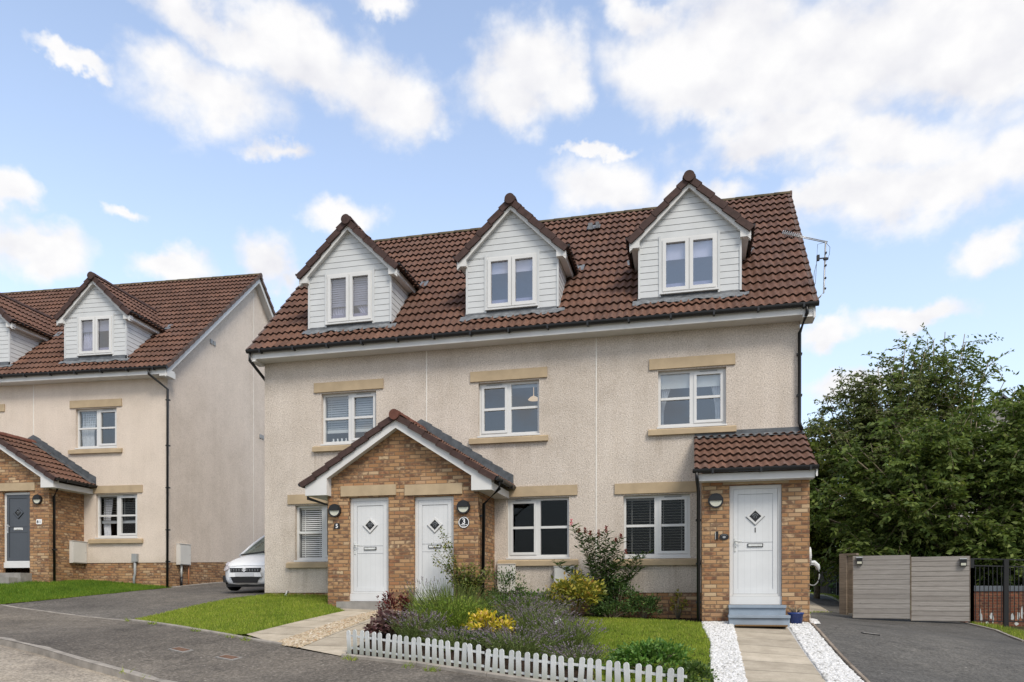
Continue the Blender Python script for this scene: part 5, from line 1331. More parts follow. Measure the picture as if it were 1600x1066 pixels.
def climber():
    x, y = -4.28, -1.55; t = thing('climbing_plant', 'straggly climbing plant on the brick porch corner beside the middle white door', 'plant', (x, y, g(x, y)))
    sb = MB(); LP, LD = [], []
    for i in range(44):
        a = random.uniform(-1, 1); tp = Vector((a*.42, random.uniform(-.05,.20), random.uniform(.55,1.08))) if i > 8 else Vector((-.45-.22*random.random(), -.02, random.uniform(.95,1.72))) if i < 6 else Vector((.55, .05, random.uniform(.8,1.1)))
        if i >= 6 and i <= 8: pass
        p0 = Vector((random.uniform(-.15,.15), .05, 0)); p1 = Vector((tp.x*.25, .1, tp.z*.7)); pt = lambda f: p0*(1-f)**2+p1*2*f*(1-f)+tp*f*f
        sb.tube([pt(f) for f in (0,.3,.6,1)], .004, 4)
        for k in range(50):
            f = random.uniform(.4,1)**.8; q = pt(f); LP.append((q.x+random.gauss(0,.05), q.y+random.gauss(0,.04), q.z+random.gauss(0,.05))); LD.append((random.gauss(0,1), random.gauss(-.4,1), random.gauss(.2,.6)))
    leaf_mesh('foliage', LP, LD, .055, .034, ML['climb'], t); sb.build('stems', M['twig'], t)
climber()
lt = MB()
lt.prism([(0,0,0),(.10,.0,.05),(.105,.01,.065),(.0,.02,.02)], (0,.0,.006)); lt.prism([(.02,-.02,-.02),(.09,-.03,.02),(.10,-.02,.03),(.03,0,0)], (0,0,.006))
o = lt.build('paper_scrap', M['white']); o.location = (-1.98,-4.55,g(-1.98,-4.55)+.33); tag(o, 'torn white scrap caught on top of the lavender', 'litter')

# ------------------------------------------------------------------ picket fence
def picket_fence():
    A = Vector((-4.74,-5.66)); Bv = Vector((.02,-7.40)); d = (Bv-A); L = d.length; d.normalize(); ang = math.atan2(d.y, d.x)
    t = thing('picket_fence', 'low white picket fence with round-topped pickets along the flower bed', 'fence', (A.x, A.y, g(A.x, A.y)))
    w, h, th = .066, .345, .016
    b = MB(); pts = [(-w/2,0,0),(w/2,0,0),(w/2,0,h-w/2)]+[(math.cos(a)*w/2,0,h-w/2+math.sin(a)*w/2) for a in np.linspace(.3,math.pi-.3,7)]+[(-w/2,0,h-w/2)]
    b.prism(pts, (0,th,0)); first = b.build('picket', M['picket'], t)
    n = int(L/.120); sec = 10
    for i in range(n):
        s = i*.120; x, y = A.x+d.x*s, A.y+d.y*s
        o = first if i == 0 else first.copy()
        if i: COL.objects.link(o); o.parent = t
        o.location = (x-A.x, y-A.y, g(x,y)-g(A.x,A.y)+.012+.012*math.sin(i//sec*2.1)-(.02 if i % sec == 0 else 0)); o.rotation_euler = (random.uniform(-.05,.05), random.gauss(0,.028), ang)
    for zr in (.075, .245):
        for k in range(0, n, sec):
            s0, s1 = k*.120-.03, min(k+sec, n)*.120-.05; p, q = A+d*s0, A+d*s1; nn = Vector((-d.y, d.x))*.017
            b = MB(); za, zb = g(p.x,p.y)+zr+.012*math.sin(k//sec*2.1), g(q.x,q.y)+zr+.012*math.sin(k//sec*2.1)
            P = [Vector((p.x+nn.x,p.y+nn.y,za)), Vector((q.x+nn.x,q.y+nn.y,zb)), Vector((q.x+nn.x,q.y+nn.y,zb+.030)), Vector((p.x+nn.x,p.y+nn.y,za+.030))]
            b.prism(P, (-d.y*.014, d.x*.014, 0)); o = b.build('rail', M['white'], t); o.location = (-A.x, -A.y, -g(A.x,A.y))
picket_fence()

# ------------------------------------------------------------------ gates, timber fence, railings
def gate(label, a, b, za, zb, h, seed):
    a = Vector(a); b = Vector(b); d = b-a; L = d.length; ang = math.atan2(d.y, d.x)
    t = thing('timber_gate', label, 'gate', (a.x, a.y, (za+zb)/2), ang, 'pair of grey timber driveway gates')
    n = 13; bh = h/n; bd = MB(); k0 = .04
    r = random.Random(seed)
    for k in range(n):
        y = r.uniform(0,.006); bd.box(0, L-.015, y, y+.022, k0+k*bh+.002, k0+(k+1)*bh-.002)
    bd.build('boards', M['timber' if seed == 3 else 'timber_gap'], t)
    f = MB(); f.box(.0,.08,.03,.08,k0,k0+h); f.box(L-.095,L-.015,.03,.08,k0,k0+h); f.box(.08,L-.095,.03,.08,k0+.1,k0+.2); f.box(.08,L-.095,.03,.08,k0+h-.2,k0+h-.1); f.build('frame', M['timber2'], t)
    e = MB(); e.box(-.012,-.001,-.004,.03,k0,k0+h+.004); e.box(L-.014,L-.003,-.004,.03,k0,k0+h+.004); e.build('edge_trim', M['timber2'], t)
    return t
gate('left grey timber gate, smoother boards, beside the brown fence panel', (4.31,6.61), (5.68,6.36), .87, .82, 1.70, 3)
gate('right grey timber gate with open gaps between knotty boards, next to the black railings', (5.70,6.355), (7.02,6.10), .82, .76, 1.70, 4)
def gate_light(label, x, y, z, first=[None]):
    t = thing('solar_light', label, 'lamp', (x, y, z), R(-11), 'solar lights on the gates')
    b = MB(); b.box(-.075,.075,-.06,0,-.09,.09); b.build('housing', M['black'], t); b = MB(); b.box(-.058,.058,-.064,-.0605,-.075,-.012); b.build('lens', M['lens'], t)
    b = MB(); b.prism([(-.08,-.062,.085),(.08,-.062,.085),(.08,.0,.108),(-.08,.0,.108)], (0,0,.008)); b.build('solar_panel', M['groove'], t)
gate_light('small black solar light at the top left corner of the left gate', 4.46, 6.575, 2.44); gate_light('small black solar light at the top right corner of the right gate', 6.86, 6.12, 2.36)
t = thing('timber_fence', 'short brown timber fence panel behind the left edge of the gates', 'fence', (4.27, 7.9, .95), R(-42))
b = MB(); b.box(-.06,.16,-.06,.06,0,1.70); b.build('post', M['timber2'], t)
b = MB()
for k in range(12): b.box(.161,.46,-.01,.012,.04+k*.137,.04+k*.137+.132)
b.build('boards', M['timber2'], t); b = MB(); b.box(-.06,.47,-.065,.05,1.702,1.76); b.build('cap_rail', M['timber2'], t)
b = MB(); b.disc((.40,-.012,1.35), .05, (0,-1,0), .05, 12); b.build('latch', M['iron'], t)

def railings(label, pts, h, zfn, seg=2.0, bar=.105):
    t = thing('metal_railings', label, 'railings', (pts[0][0], pts[0][1], zfn(*pts[0])), 0, 'black metal railings'); o0 = Vector((pts[0][0], pts[0][1], zfn(*pts[0])))
    for a, b_ in zip(pts[:-1], pts[1:]):
        a = Vector(a); b_ = Vector(b_); L = (b_-a).length; n = max(1, round(L/seg)); d = (b_-a)/L
        for k in range(n):
            p = a+d*(L*k/n); q = a+d*(L*(k+1)/n); zp, zq = zfn(p.x,p.y), zfn(q.x,q.y)
            m = MB(); nb = int(L/n/bar)
            for j in range(1, nb):
                f = j/nb; c = p.lerp(q, f); z = zp+(zq-zp)*f; m.box(c.x-.008-o0.x, c.x+.008-o0.x, c.y-.008-o0.y, c.y+.008-o0.y, z+.07-o0.z, z+h-.20-o0.z)
            m.build('bar_panel', M['iron'], t)
            for zz in (.07, h-.20, h-.02):
                m = MB(); nn = Vector((-d.y,d.x))*.02
                P = [Vector((p.x+nn.x,p.y+nn.y,zp+zz))-o0, Vector((q.x+nn.x,q.y+nn.y,zq+zz))-o0, Vector((q.x-nn.x,q.y-nn.y,zq+zz))-o0, Vector((p.x-nn.x,p.y-nn.y,zp+zz))-o0]
                m.prism(P, (0,0,.03)); m.build('rail', M['iron'], t)
            m = MB(); m.box(p.x-.055-o0.x, p.x+.055-o0.x, p.y-.055-o0.y, p.y+.055-o0.y, zp-.1-o0.z, zp+h-o0.z); m.build('post', M['iron'], t)
railings('black metal railings right of the gates in front of a low red brick wall', [(7.15,6.45),(8.95,6.95),(13,8.1)], 1.72, lambda x, y: g(x,y)-.02, 1.02)
railings('black metal railings along the back drive under the trees', [(7.15,6.45),(5.45,12.2),(6.3,26)], 1.45, lambda x, y: g(x,y)+.0, 2.4)
def brick_wall():
    a = Vector((7.3,7.35)); b_ = Vector((13.5,9.0)); d = (b_-a).normalized(); n = Vector((-d.y,d.x))*.22
    t = thing('brick_wall', 'low red brick wall with blue-grey coping and peeling white paint behind the railings', 'wall', (a.x,a.y,.5))
    m = MB(); L = (b_-a).length; ang = math.atan2(d.y,d.x); m.box(0,L,0,.22,-.2,1.12); o = m.build('brickwork', M['redbrick'], t); o.rotation_euler = (0,0,ang)
    m = MB(); m.box(-.03,L+.03,-.03,.25,1.122,1.27); o = m.build('coping', M['tarp'], t); o.rotation_euler = (0,0,ang)
    m = MB()
    for k in range(26):
        s = random.uniform(.4,3.6); z = random.uniform(.05,.55); w = random.uniform(.02,.09); h = random.uniform(.05,.3)
        pts = [(s+math.cos(q)*w*random.uniform(.5,1), -.004, z+math.sin(q)*h*random.uniform(.5,1)) for q in np.linspace(0,2*math.pi,9)[:-1]]
        m.face(pts)
    o = m.build('paint_patches', M['white'], t); o.rotation_euler = (0,0,ang)
brick_wall()

# ------------------------------------------------------------------ trees
def tree(name, label, x, y, base_z, trunk_r, limbs, twigs, leaves, L, W, mat, crown, group, droop=.25, barkm='twig', trunk_h=1.0, seed=1):
    """crown: list of ellipsoids (dx,dy,z,rx,ry,rz,weight); limbs grow into them, twigs carry two-ranked leaves"""
    rs = np.random.default_rng(seed); t = thing(name, label, 'tree', (x, y, base_z), 0, group)
    tb = MB(); top = Vector((0,0,trunk_h)); tb.tube([(0,0,-.2),(.04,.02,trunk_h*.5),tuple(top)], trunk_r, 9, radii=[trunk_r*1.25,trunk_r,trunk_r*.85]); 
    W_ = np.array([c[6] for c in crown], float); W_ /= W_.sum(); LP, LD = [], []; br = MB()
    for i in range(limbs):
        c = crown[rs.choice(len(crown), p=W_)]; u = rs.normal(size=3); u /= np.linalg.norm(u); rad = rs.uniform(.35,1.0)**.6
        e = Vector((c[0]+u[0]*c[3]*rad, c[1]+u[1]*c[4]*rad, c[2]+u[2]*c[5]*rad)); e.z = max(e.z, .5)
        m1 = top.lerp(e, .45)+Vector((0,0,.18*(e-top).length*rs.uniform(.2,1)))
        pt = lambda f: top*(1-f)**2+m1*2*f*(1-f)+e*f*f
        r0 = trunk_r*.42*rs.uniform(.6,1); br.tube([pt(f) for f in (0,.25,.5,.75,1)], r0, 6, radii=[r0,r0*.8,r0*.6,r0*.45,.012])
        for k in range(twigs):
            f = rs.uniform(.42,1.0)**.7; p = pt(f); od = Vector(((u[0]+rs.normal()*.9), (u[1]+rs.normal()*.9), rs.normal()*.55+.12)).normalized()
            ln = rs.uniform(.35,1.05)*(1.15 if f > .8 else 1.0); q = p+od*ln; q.z -= droop*ln*ln
            mid = (p+q)/2+Vector((0,0,.10*ln))
            tp = lambda s: p*(1-s)**2+mid*2*s*(1-s)+q*s*s
            if k % 3 == 0: br.tube([p, tp(.5), q], .006, 4, radii=[.012,.008,.003])
            side = od.cross(Vector((0,0,1))).normalized()
            for j in range(leaves):
                s = (j+rs.uniform(0,.8))/leaves; b = tp(s*.97+.03); sg = 1 if j % 2 else -1
                dd = od*.55+side*sg*.75+Vector((0,0,-droop*1.4+rs.normal()*.28))+Vector(rs.normal(size=3))*.18
                LP.append(tuple(b+Vector(rs.normal(size=3))*.025)); LD.append(tuple(dd))
    tb.build('trunk', M[barkm], t); br.build('limbs', M[barkm], t, recalc=False)
    leaf_mesh('crown', LP, LD, L, W, mat, t, fold=.3, nrm_up=.22)
    return t
GT = 'trees behind the gates and railings'
tree('cherry_tree', 'large spreading dark green tree behind the grey timber gates', 8.2, 10.6, 1.0, .17, 104, 28, 20, .17, .08, ML['tree'],
     [(0,0,4.4,3.2,2.4,2.8,3.2),(-2.2,-.3,4.1,2.2,1.8,2.5,2.6),(2.4,-.3,4.0,2.3,1.8,2.2,2.0),(-.6,-.6,1.9,3.6,1.5,1.0,2.0),(2.2,-.6,2.0,2.4,1.4,.9,1.2),(1.2,0,6.4,1.5,1.2,1.2,.6)], GT, seed=3)
tree('birch_tree', 'slender pale-stemmed tree with an airy crown behind the spreading tree', 6.6, 12.6, 1.2, .09, 92, 22, 18, .115, .062, ML['tree2'],
     [(-.6,0,5.4,2.0,1.6,2.0,2.4),(.2,0,7.5,1.5,1.2,1.3,1.7),(1.2,0,6.6,1.6,1.4,1.8,1.6),(.9,0,8.8,.7,.6,.8,.5),(-1.7,0,6.8,1.0,.8,1.1,1.0)], GT, droop=.2, barkm='twig', trunk_h=2.0, seed=5)
tree('cherry_tree', 'tall thin-topped tree with a bare straight leader rising above the others', 8.3, 13.2, 1.0, .10, 50, 19, 16, .15, .065, ML['tree'],
     [(0,0,7.0,1.8,1.4,2.0,2),(.3,0,9.1,.85,.7,1.0,1.0),(2.0,0,7.4,1.6,1.2,1.3,1.6),(.0,0,4.5,2.2,1.8,1.5,1.4),(-1.2,0,8.3,.9,.8,.9,.7)], GT, droop=.2, trunk_h=3.0, seed=8)
tree('cherry_tree', 'tree with long ascending leafy branches at the right edge of the photo', 11.4, 11.2, .8, .13, 80, 24, 18, .16, .075, ML['tree'],
     [(-.2,0,4.8,2.2,1.8,2.6,2.5),(-.6,-.4,2.4,2.3,1.5,1.4,1.8),(.5,0,6.6,1.5,1.2,1.4,1.2),(-1.0,0,6.0,1.1,.9,1.1,.6)], GT, droop=.15, seed=12)
tree('broadleaf_tree', 'lighter green small tree close to the end of the terrace, left of the others', 4.4, 13.4, 1.4, .10, 76, 22, 18, .15, .075, ML['tree3'],
     [(-.7,0,4.2,1.5,1.2,1.7,2.2),(.7,0,2.8,1.7,1.3,1.7,2),(-.9,0,2.0,1.2,1.0,1.0,1.2),(-.2,0,6.0,1.1,.9,1.0,1),(1.3,0,4.6,1.3,1,1.5,1.2)], GT, seed=15)
tree('broadleaf_tree', 'dark low tree over the black railings beside the car charger', 6.1, 11.4, 1.2, .09, 56, 24, 18, .15, .075, ML['tree'],
     [(-.3,0,2.4,1.9,1.4,1.5,2),(.9,-.3,1.5,1.7,1.1,.8,1.6),(-1.0,.2,3.6,1.2,1.0,1.1,1)], GT, seed=19)
tree('broadleaf_tree', 'bushy tree at the far end of the back drive beyond the railings', 4.6, 28.5, 1.4, .14, 50, 22, 16, .22, .10, ML['tree3'],
     [(0,0,3.2,3.2,1.5,2.2,3),(-1.5,0,1.8,2.4,1.5,1.2,2),(1.8,0,1.8,2.4,1.5,1.2,2),(.6,0,5.2,1.8,1.2,1.2,1)], GT, seed=23)
n = 7000; p = scatter([(1.5,28),(8,28),(8,31),(1.5,31)], n); zz = gz(p[:,0],p[:,1])
o = leaf_mesh('undergrowth', np.c_[p, zz+.05+rng.random(n)*3.0], rng.normal(size=(n,3)), .34, .16, ML['dark']); o['kind'] = 'stuff'
n = 26000; p = scatter([(5.6,13.5),(6.6,9.4),(13.8,9.9),(16,14.5),(8,19.5),(5.9,19)], n); zz = gz(p[:,0],p[:,1]); hz = rng.random(n)**1.3*2.6
P = np.c_[p, zz+.05+hz]; D = rng.normal(size=(n,3)); o = leaf_mesh('undergrowth', P, D, .24, .11, ML['dark']); o['kind'] = 'stuff'

# ------------------------------------------------------------------ far houses
def far_house(label, x, y, z, w, d, h, rise, rot, name='far_house'):
    t = thing(name, label, 'house', (x,y,z), rot, 'houses glimpsed behind the trees')
    m = MB(); m.box(-w/2,w/2,0,d,-1,h)
    for xx in (-w/2,w/2): m.face([(xx,0,h),(xx,d,h),(xx,d/2,h+rise)]) 
    m.build('wall', M['pale_wall'], t); r = MB()
    for s, y0 in ((1,-.35),(-1,d+.35)):
        r.prism([(-w/2-.3,y0,h-.15),(w/2+.3,y0,h-.15),(w/2+.3,d/2,h+rise+.05),(-w/2-.3,d/2,h+rise+.05)], (0,0,.14))
    r.build('roof', M['slate'], t); r = MB(); r.box(-w/2-.3,w/2+.3,-.42,-.352,h-.3,h-.12); r.build('gutter', M['fascia'], t)
    for k in range(3):
        xx = -w/2+w*(k+.5)/3
        for zz in (1.0,3.6):
            f = MB(); f.box(xx-.6,xx+.6,-.04,.06,zz,zz+1.15); wn = f.build('window', M['upvc'], t); q = MB(); q.box(xx-.53,xx+.53,-.06,-.042,zz+.07,zz+1.08); q.build('pane', M['room_dark'], wn)
far_house('pale house with a steep grey roof showing through the tree tops', 22.3, 34, .6, 11, 8, 7.2, 4.4, R(68))
far_house('beige rendered house with grey roof at the right edge behind the trees', 25.2, 23.0, .6, 9, 8, 8.3, 3.2, R(-10))
# ------------------------------------------------------------------ car
def car():
    X0, Y0 = -10.87, 1.22; gzc = g(-10.85, 2.3); tilt = math.atan2(g(-10.85,4.6)-g(-10.85,1.6), 3.0)
    t = thing('parked_car', 'white hatchback parked between the two terraces, seen from the front', 'car', (X0, Y0, g(-10.85,1.7)), 0)
    t.rotation_euler = (tilt, 0, 0)
    HW = .83
    # body: stations along y (0 = nose), each: half width, z bottom, z shoulder, z top(centre)
    st = [(0.0,.50,.30,.44,.50),(.04,.60,.22,.52,.62),(.12,.70,.19,.60,.70),(.28,.775,.18,.68,.78),(.55,.815,.18,.77,.87),(.85,.83,.18,.83,.94),(1.15,.835,.18,.88,1.0),(1.6,.835,.18,.90,1.0),(2.4,.835,.18,.92,1.0),(3.1,.83,.20,.95,1.0),(3.55,.80,.24,.95,1.0),(3.75,.70,.32,.92,.98)]
    rows = []
    for y, hw, zb, zs, zt in st:
        pr = [(0,zb),(hw*.7,zb),(hw*.93,zb+.05),(hw,zb+(zs-zb)*.45),(hw*.985,zs-.06),(hw*.93,zs+.0),(hw*.80,zs+(zt-zs)*.45),(hw*.5,zs+(zt-zs)*.85),(0,zt)]
        ring = [(x, y+.10*(abs(x)/max(hw,.01))**3*(1 if y < .3 else 0), z) for x, z in pr]; ring += [(-x, yy, z) for x, yy, z in ring[-2:0:-1]]
        rows.append(ring)
    V = [p for r in rows for p in r]; k = len(rows[0]); F = []
    for i in range(len(rows)-1):
        for j in range(k): F.append((i*k+j, i*k+(j+1) % k, (i+1)*k+(j+1) % k, (i+1)*k+j))
    me = bpy.data.meshes.new('body'); me.from_pydata(V, [], F+[tuple(range(k))[::-1], tuple((len(rows)-1)*k+j for j in range(k))]); me.materials.append(M['carwhite'])
    bm = bmesh.new(); bm.from_mesh(me); bmesh.ops.recalc_face_normals(bm, faces=bm.faces)
    bmesh.ops.subdivide_edges(bm, edges=bm.edges[:], cuts=1, use_grid_fill=True, smooth=.6); bm.to_mesh(me); bm.free()
    for p in me.polygons: p.use_smooth = True
    body = bpy.data.objects.new('body', me); link(body, t)
    # greenhouse
    def loft(rows, name, mat, par, closed=False):
        m = MB()
        for a, b in zip(rows[:-1], rows[1:]):
            for i in range(len(a)-1): m.face([a[i], a[i+1], b[i+1], b[i]], smooth=False)
        return m.build(name, mat, par)
    base = [(-.76,1.02,.93),(-.45,.90,.985),(0,.86,1.0),(.45,.90,.985),(.76,1.02,.93)]; topw = [(-.56,1.86,1.44),(-.3,1.78,1.475),(0,1.75,1.485),(.3,1.78,1.475),(.56,1.86,1.44)]
    loft([base, topw], 'windscreen', M['carglass'], t)
    rear = [(-.58,3.2,1.42),(-.3,3.3,1.45),(0,3.32,1.46),(.3,3.3,1.45),(.58,3.2,1.42)]; rb = [(-.74,3.6,.97),(0,3.72,.99),(.74,3.6,.97)]
    loft([topw, rear], 'roof_panel', M['carwhite'], t)
    m = MB(); m.face([rear[0], rear[2], rb[1], rb[0]]); m.face([rear[2], rear[4], rb[2], rb[1]]); m.build('rear_window', M['carglass'], t)
    for s in (-1, 1):
        m = MB(); m.face([(s*.775,1.1,.93),(s*.785,2.2,.95),(s*.60,2.3,1.40),(s*.60,1.86,1.40)]); m.face([(s*.785,2.28,.95),(s*.765,3.35,.97),(s*.61,3.1,1.38),(s*.60,2.38,1.40)]); m.build('side_window', M['carglass'], t)
        m = MB(); m.tube([(s*.765,1.0,.92),(s*.66,1.45,1.22),(s*.565,1.86,1.445),(s*.585,2.5,1.445),(s*.585,3.2,1.42),(s*.74,3.62,.95)], .035, 7); m.tube([(s*.785,2.24,.93),(s*.60,2.34,1.42)], .035, 6); m.build('pillar', M['carwhite'], t)
        if s > 0: m = MB(); m.tube([(s*.80,1.22,.96),(s*.90,1.20,.99),(s*1.0,1.20,1.01)], .06, 9, radii=[.025,.085,.06]); m.build('door_mirror', M['carwhite'], t)
        h = MB()
        P = [(.50,.205,.62),(.60,.22,.66),(.70,.33,.72),(.765,.52,.76),(.80,.60,.70),(.775,.38,.60),(.68,.215,.54),(.56,.17,.56)]
        h.face([(s*a,b-.085,c) for a, b, c in P]); h.prism([(s*a,b-.083,c) for a, b, c in P], (0,.10,0)); h.build('headlight', M['headlight'], t)
        f = MB(); f.prism([(s*.60,.055,.24),(s*.755,.19,.25),(s*.735,.15,.41)], (0,.10,0)) ; f.build('fog_recess', M['black'], t)
        for yy in (.68, 3.05):
            w = MB(); n = 28
            w.tube([(s*.665,yy,.30),(s*.69,yy,.30),(s*.82,yy,.30),(s*.845,yy,.30)], .30, n, radii=[.26,.298,.298,.265]); wo = w.build('wheel', M['tyre'], t)
            r = MB(); r.disc((s*.846,yy,.30), .19, (s,0,0), .008, 24); r.build('rim', M['steel'], wo)
            a = MB(); a.disc((s*.842,yy,.30), .35, (s,0,0), .001, 24, a0=0, a1=math.pi); 
    # front: grilles, plate, emblem, lower lip
    yn = -.004
    gm = MB(); gm.prism([(-.40,.045,.50),(.40,.045,.50),(.43,.06,.61),(-.43,.06,.61)], (0,-.06,0)); gm.build('upper_grille', M['black'], t)
    gm = MB(); gm.prism([(-.32,.03,.235),(.32,.03,.235),(.40,.03,.385),(-.40,.03,.385)], (0,-.05,0)); gm.build('lower_grille', M['black'], t)
    sl = MB()
    for i in range(-5,6):
        for z in (.53,.565): sl.box(i*.075-.016, i*.075+.016, -.022, -.0155, z, z+.014)
    sl.build('grille_mesh', M['groove'], t)
    br = MB(); br.prism([(-.46,.04,.388),(.46,.04,.388),(.44,.04,.497),(-.44,.04,.497)], (0,-.052,0)); br.build('bumper_bar', M['carwhite'], t)
    pl = MB(); pl.box(-.26,.26,-.026,-.0125,.395,.49); pl.build('number_plate', M['plate'], t)
    em = MB(); S = [(-.055,.018),(.0,.055),(.055,.018),(.030,.002),(.0,.022),(-.012,.014),(.055,-.020),(.0,-.055),(-.055,-.018),(-.030,-.002),(.0,-.022),(.012,-.014)]
    S = [(-.058,.014),(.002,.056),(.058,.020),(.030,.004),(.004,.020),(-.010,.011),(.058,-.014),(-.002,-.056),(-.058,-.020),(-.030,-.004),(-.004,-.020),(.010,-.011)]
    em.prism([(x,-.024,.565+z) for x, z in S], (0,-.010,0)); em.build('emblem', M['badge'], t)
    lp = MB(); lp.box(-.60,.60,.10,.30,.13,.20); lp.build('under_tray', M['black'], t)
    li = MB(); li.tube([(-.74,.30,.60),(-.70,.20,.69),(-.5,.09,.655),(0,.055,.665),(.5,.09,.655),(.70,.20,.69),(.74,.30,.60)], .005, 5); li.build('bonnet_seam', M['groove'], t)
    wp = MB(); wp.tube([(-.6,1.0,.965),(-.1,.91,1.01),(.1,1.0,1.06)], .010, 5); wp.tube([(-.74,.985,.94),(0,.83,1.0),(.74,.985,.94)], .02, 5); wp.build('wiper', M['black'], t)
    st_ = MB(); st_.box(-.65,.65,1.15,1.25,.85,.98); st_.box(-.55,-.15,2.0,2.15,.6,1.2); st_.box(.15,.55,2.0,2.15,.6,1.2); st_.build('dashboard', M['carinterior'], t)
car()

# ------------------------------------------------------------------ camera
cam = bpy.data.cameras.new('camera'); co = bpy.data.objects.new('camera', cam); COL.objects.link(co)
TH = math.atan(280/1171)
co.location = (0, -15.5, 1.55); co.rotation_euler = (R(90), 0, TH)
cam.sensor_width = 36; cam.lens = 1171/1600*36; cam.shift_y = (928-533)/1600; cam.clip_start = .1; cam.clip_end = 3000
SC.camera = co

# ------------------------------------------------------------------ light and sky
SUN_EL, SUN_AZ = R(48), R(140)     # azimuth from +Y towards +X
sd = Vector((math.sin(SUN_AZ)*math.cos(SUN_EL), math.cos(SUN_AZ)*math.cos(SUN_EL), math.sin(SUN_EL)))
sl = bpy.data.lights.new('sun', 'SUN'); sl.energy = 3.05; sl.angle = R(20); sl.color = (1.0, .93, .82)
so = bpy.data.objects.new('sun', sl); COL.objects.link(so); so.rotation_euler = (-sd).to_track_quat('-Z', 'Y').to_euler(); so.location = (0,0,30)
W = bpy.data.worlds.new('World'); SC.world = W; W.use_nodes = True
nt = W.node_tree; N = nt.nodes; Lk = nt.links; N.clear()
def nn(t, **k):
    n = N.new(t)
    for a, b in k.items(): setattr(n, a, b)
    return n
def mth(op, a, b=None, c=None, clamp=False):
    n = nn('ShaderNodeMath', operation=op, use_clamp=clamp)
    for i, v in enumerate((a, b, c)):
        if v is None: continue
        if isinstance(v, (int, float)): n.inputs[i].default_value = v
        else: Lk.new(v, n.inputs[i])
    return n.outputs[0]
tc = nn('ShaderNodeTexCoord'); dirv = tc.outputs['Generated']
wn_ = nn('ShaderNodeTexNoise'); wn_.inputs['Scale'].default_value = 13; wn_.inputs['Detail'].default_value = 5; wn_.inputs['Roughness'].default_value = .6; Lk.new(dirv, wn_.inputs['Vector'])
w1 = nn('ShaderNodeVectorMath', operation='SUBTRACT'); Lk.new(wn_.outputs['Color'], w1.inputs[0]); w1.inputs[1].default_value = (.5,.5,.5)
w2 = nn('ShaderNodeVectorMath', operation='MULTIPLY_ADD'); Lk.new(w1.outputs[0], w2.inputs[0]); w2.inputs[1].default_value = (.10,.10,.075); Lk.new(dirv, w2.inputs[2]); wdir = w2.outputs[0]
sky = nn('ShaderNodeTexSky', sky_type='NISHITA'); sky.sun_disc = False; sky.sun_elevation = SUN_EL; sky.sun_rotation = SUN_AZ
sky.air_density = 1.0; sky.dust_density = .6; sky.ozone_density = 1.6; sky.altitude = 50
hs = nn('ShaderNodeHueSaturation'); hs.inputs['Saturation'].default_value = .82; hs.inputs['Value'].default_value = 2.05; Lk.new(sky.outputs[0], hs.inputs['Color'])
CL = [(35.74, 31.91, 0.0771, 0.047, 0), (37.8, 32.47, 0.0394, 0.0328, 0), (28.73, 34.3, 0.0749, 0.0374, -20), (23.61, 33.18, 0.0668, 0.0422, -25), (21.23, 32.33, 0.0429, 0.0322, 0), (35.32, 35.44, 0.0969, 0.0291, -12), (30.09, 35.38, 0.0801, 0.0334, -20), (30.98, 29.89, 0.0388, 0.0127, 10), (12.22, 34.93, 0.0595, 0.0434, 0), (13.45, 33.26, 0.0643, 0.0321, 0), (9.54, 34.21, 0.0317, 0.0352, 0), (0.93, 34.94, 0.0786, 0.0513, 0), (-2.29, 35.51, 0.0937, 0.0602, 0), (-1.84, 32.66, 0.0902, 0.0312, 0), (3.76, 36.78, 0.0472, 0.0236, -30), (-13.68, 33.41, 0.1523, 0.0698, 0), (-19.54, 30.67, 0.0739, 0.0678, 0), (-16.7, 30.51, 0.0763, 0.0318, 0), (-7.15, 30.2, 0.0898, 0.038, 0), (-4.53, 29.9, 0.0563, 0.0246, 0), (-13.68, 27.95, 0.1074, 0.0336, -10), (-15.59, 25.47, 0.155, 0.0404, 0), (-9.67, 25.89, 0.1554, 0.0268, 0), (-19.54, 25.57, 0.0582, 0.0323, 0), (-15.21, 32.13, 0.165, 0.0698, 0), (-7.15, 33.18, 0.1004, 0.0636, 0), (6.63, 28.22, 0.0822, 0.0336, 0), (-0.92, 27.45, 0.0587, 0.022, 0), (46.09, 21.22, 0.057, 0.0241, 0), (47.45, 23.97, 0.0259, 0.0207, 0), (37.6, 21.98, 0.052, 0.0202, 0), (30.98, 22.55, 0.0414, 0.0316, 0), (29.64, 21.41, 0.0305, 0.0267, 0), (26.66, 26.24, 0.041, 0.0194, 0), (40.77, 24.48, 0.0249, 0.0076, 0), (43.96, 31.59, 0.0345, 0.0075, 0), (24.09, 37.76, 0.0398, 0.0133, 0), (-15.21, 18.25, 0.0676, 0.0142, 0), (-18.84, 21.23, 0.0303, 0.0229, 0), (-9.26, 17.82, 0.03, 0.0165, 0), (-11.31, 14.27, 0.0451, 0.0165, 0), (7.11, 30.46, 0.0439, 0.0073, 0)]
acc = None
for az, el, ra, re, roll in CL:
    E_ = (Matrix.Rotation(R(az),3,'Z') @ Matrix.Rotation(R(el),3,'X') @ Matrix.Rotation(R(-roll),3,'Y')).to_euler('XYZ')
    c = Matrix.Rotation(R(az),3,'Z') @ Matrix.Rotation(R(el),3,'X') @ Vector((0,1,0))
    mp = nn('ShaderNodeMapping', vector_type='TEXTURE'); mp.inputs['Location'].default_value = c; mp.inputs['Rotation'].default_value = E_; mp.inputs['Scale'].default_value = (ra*1.12, .6, re*1.12)
    Lk.new(wdir, mp.inputs['Vector']); ln = nn('ShaderNodeVectorMath', operation='LENGTH'); Lk.new(mp.outputs[0], ln.inputs[0])
    acc = ln.outputs['Value'] if acc is None else mth('SMOOTH_MIN', acc, ln.outputs['Value'], .22)
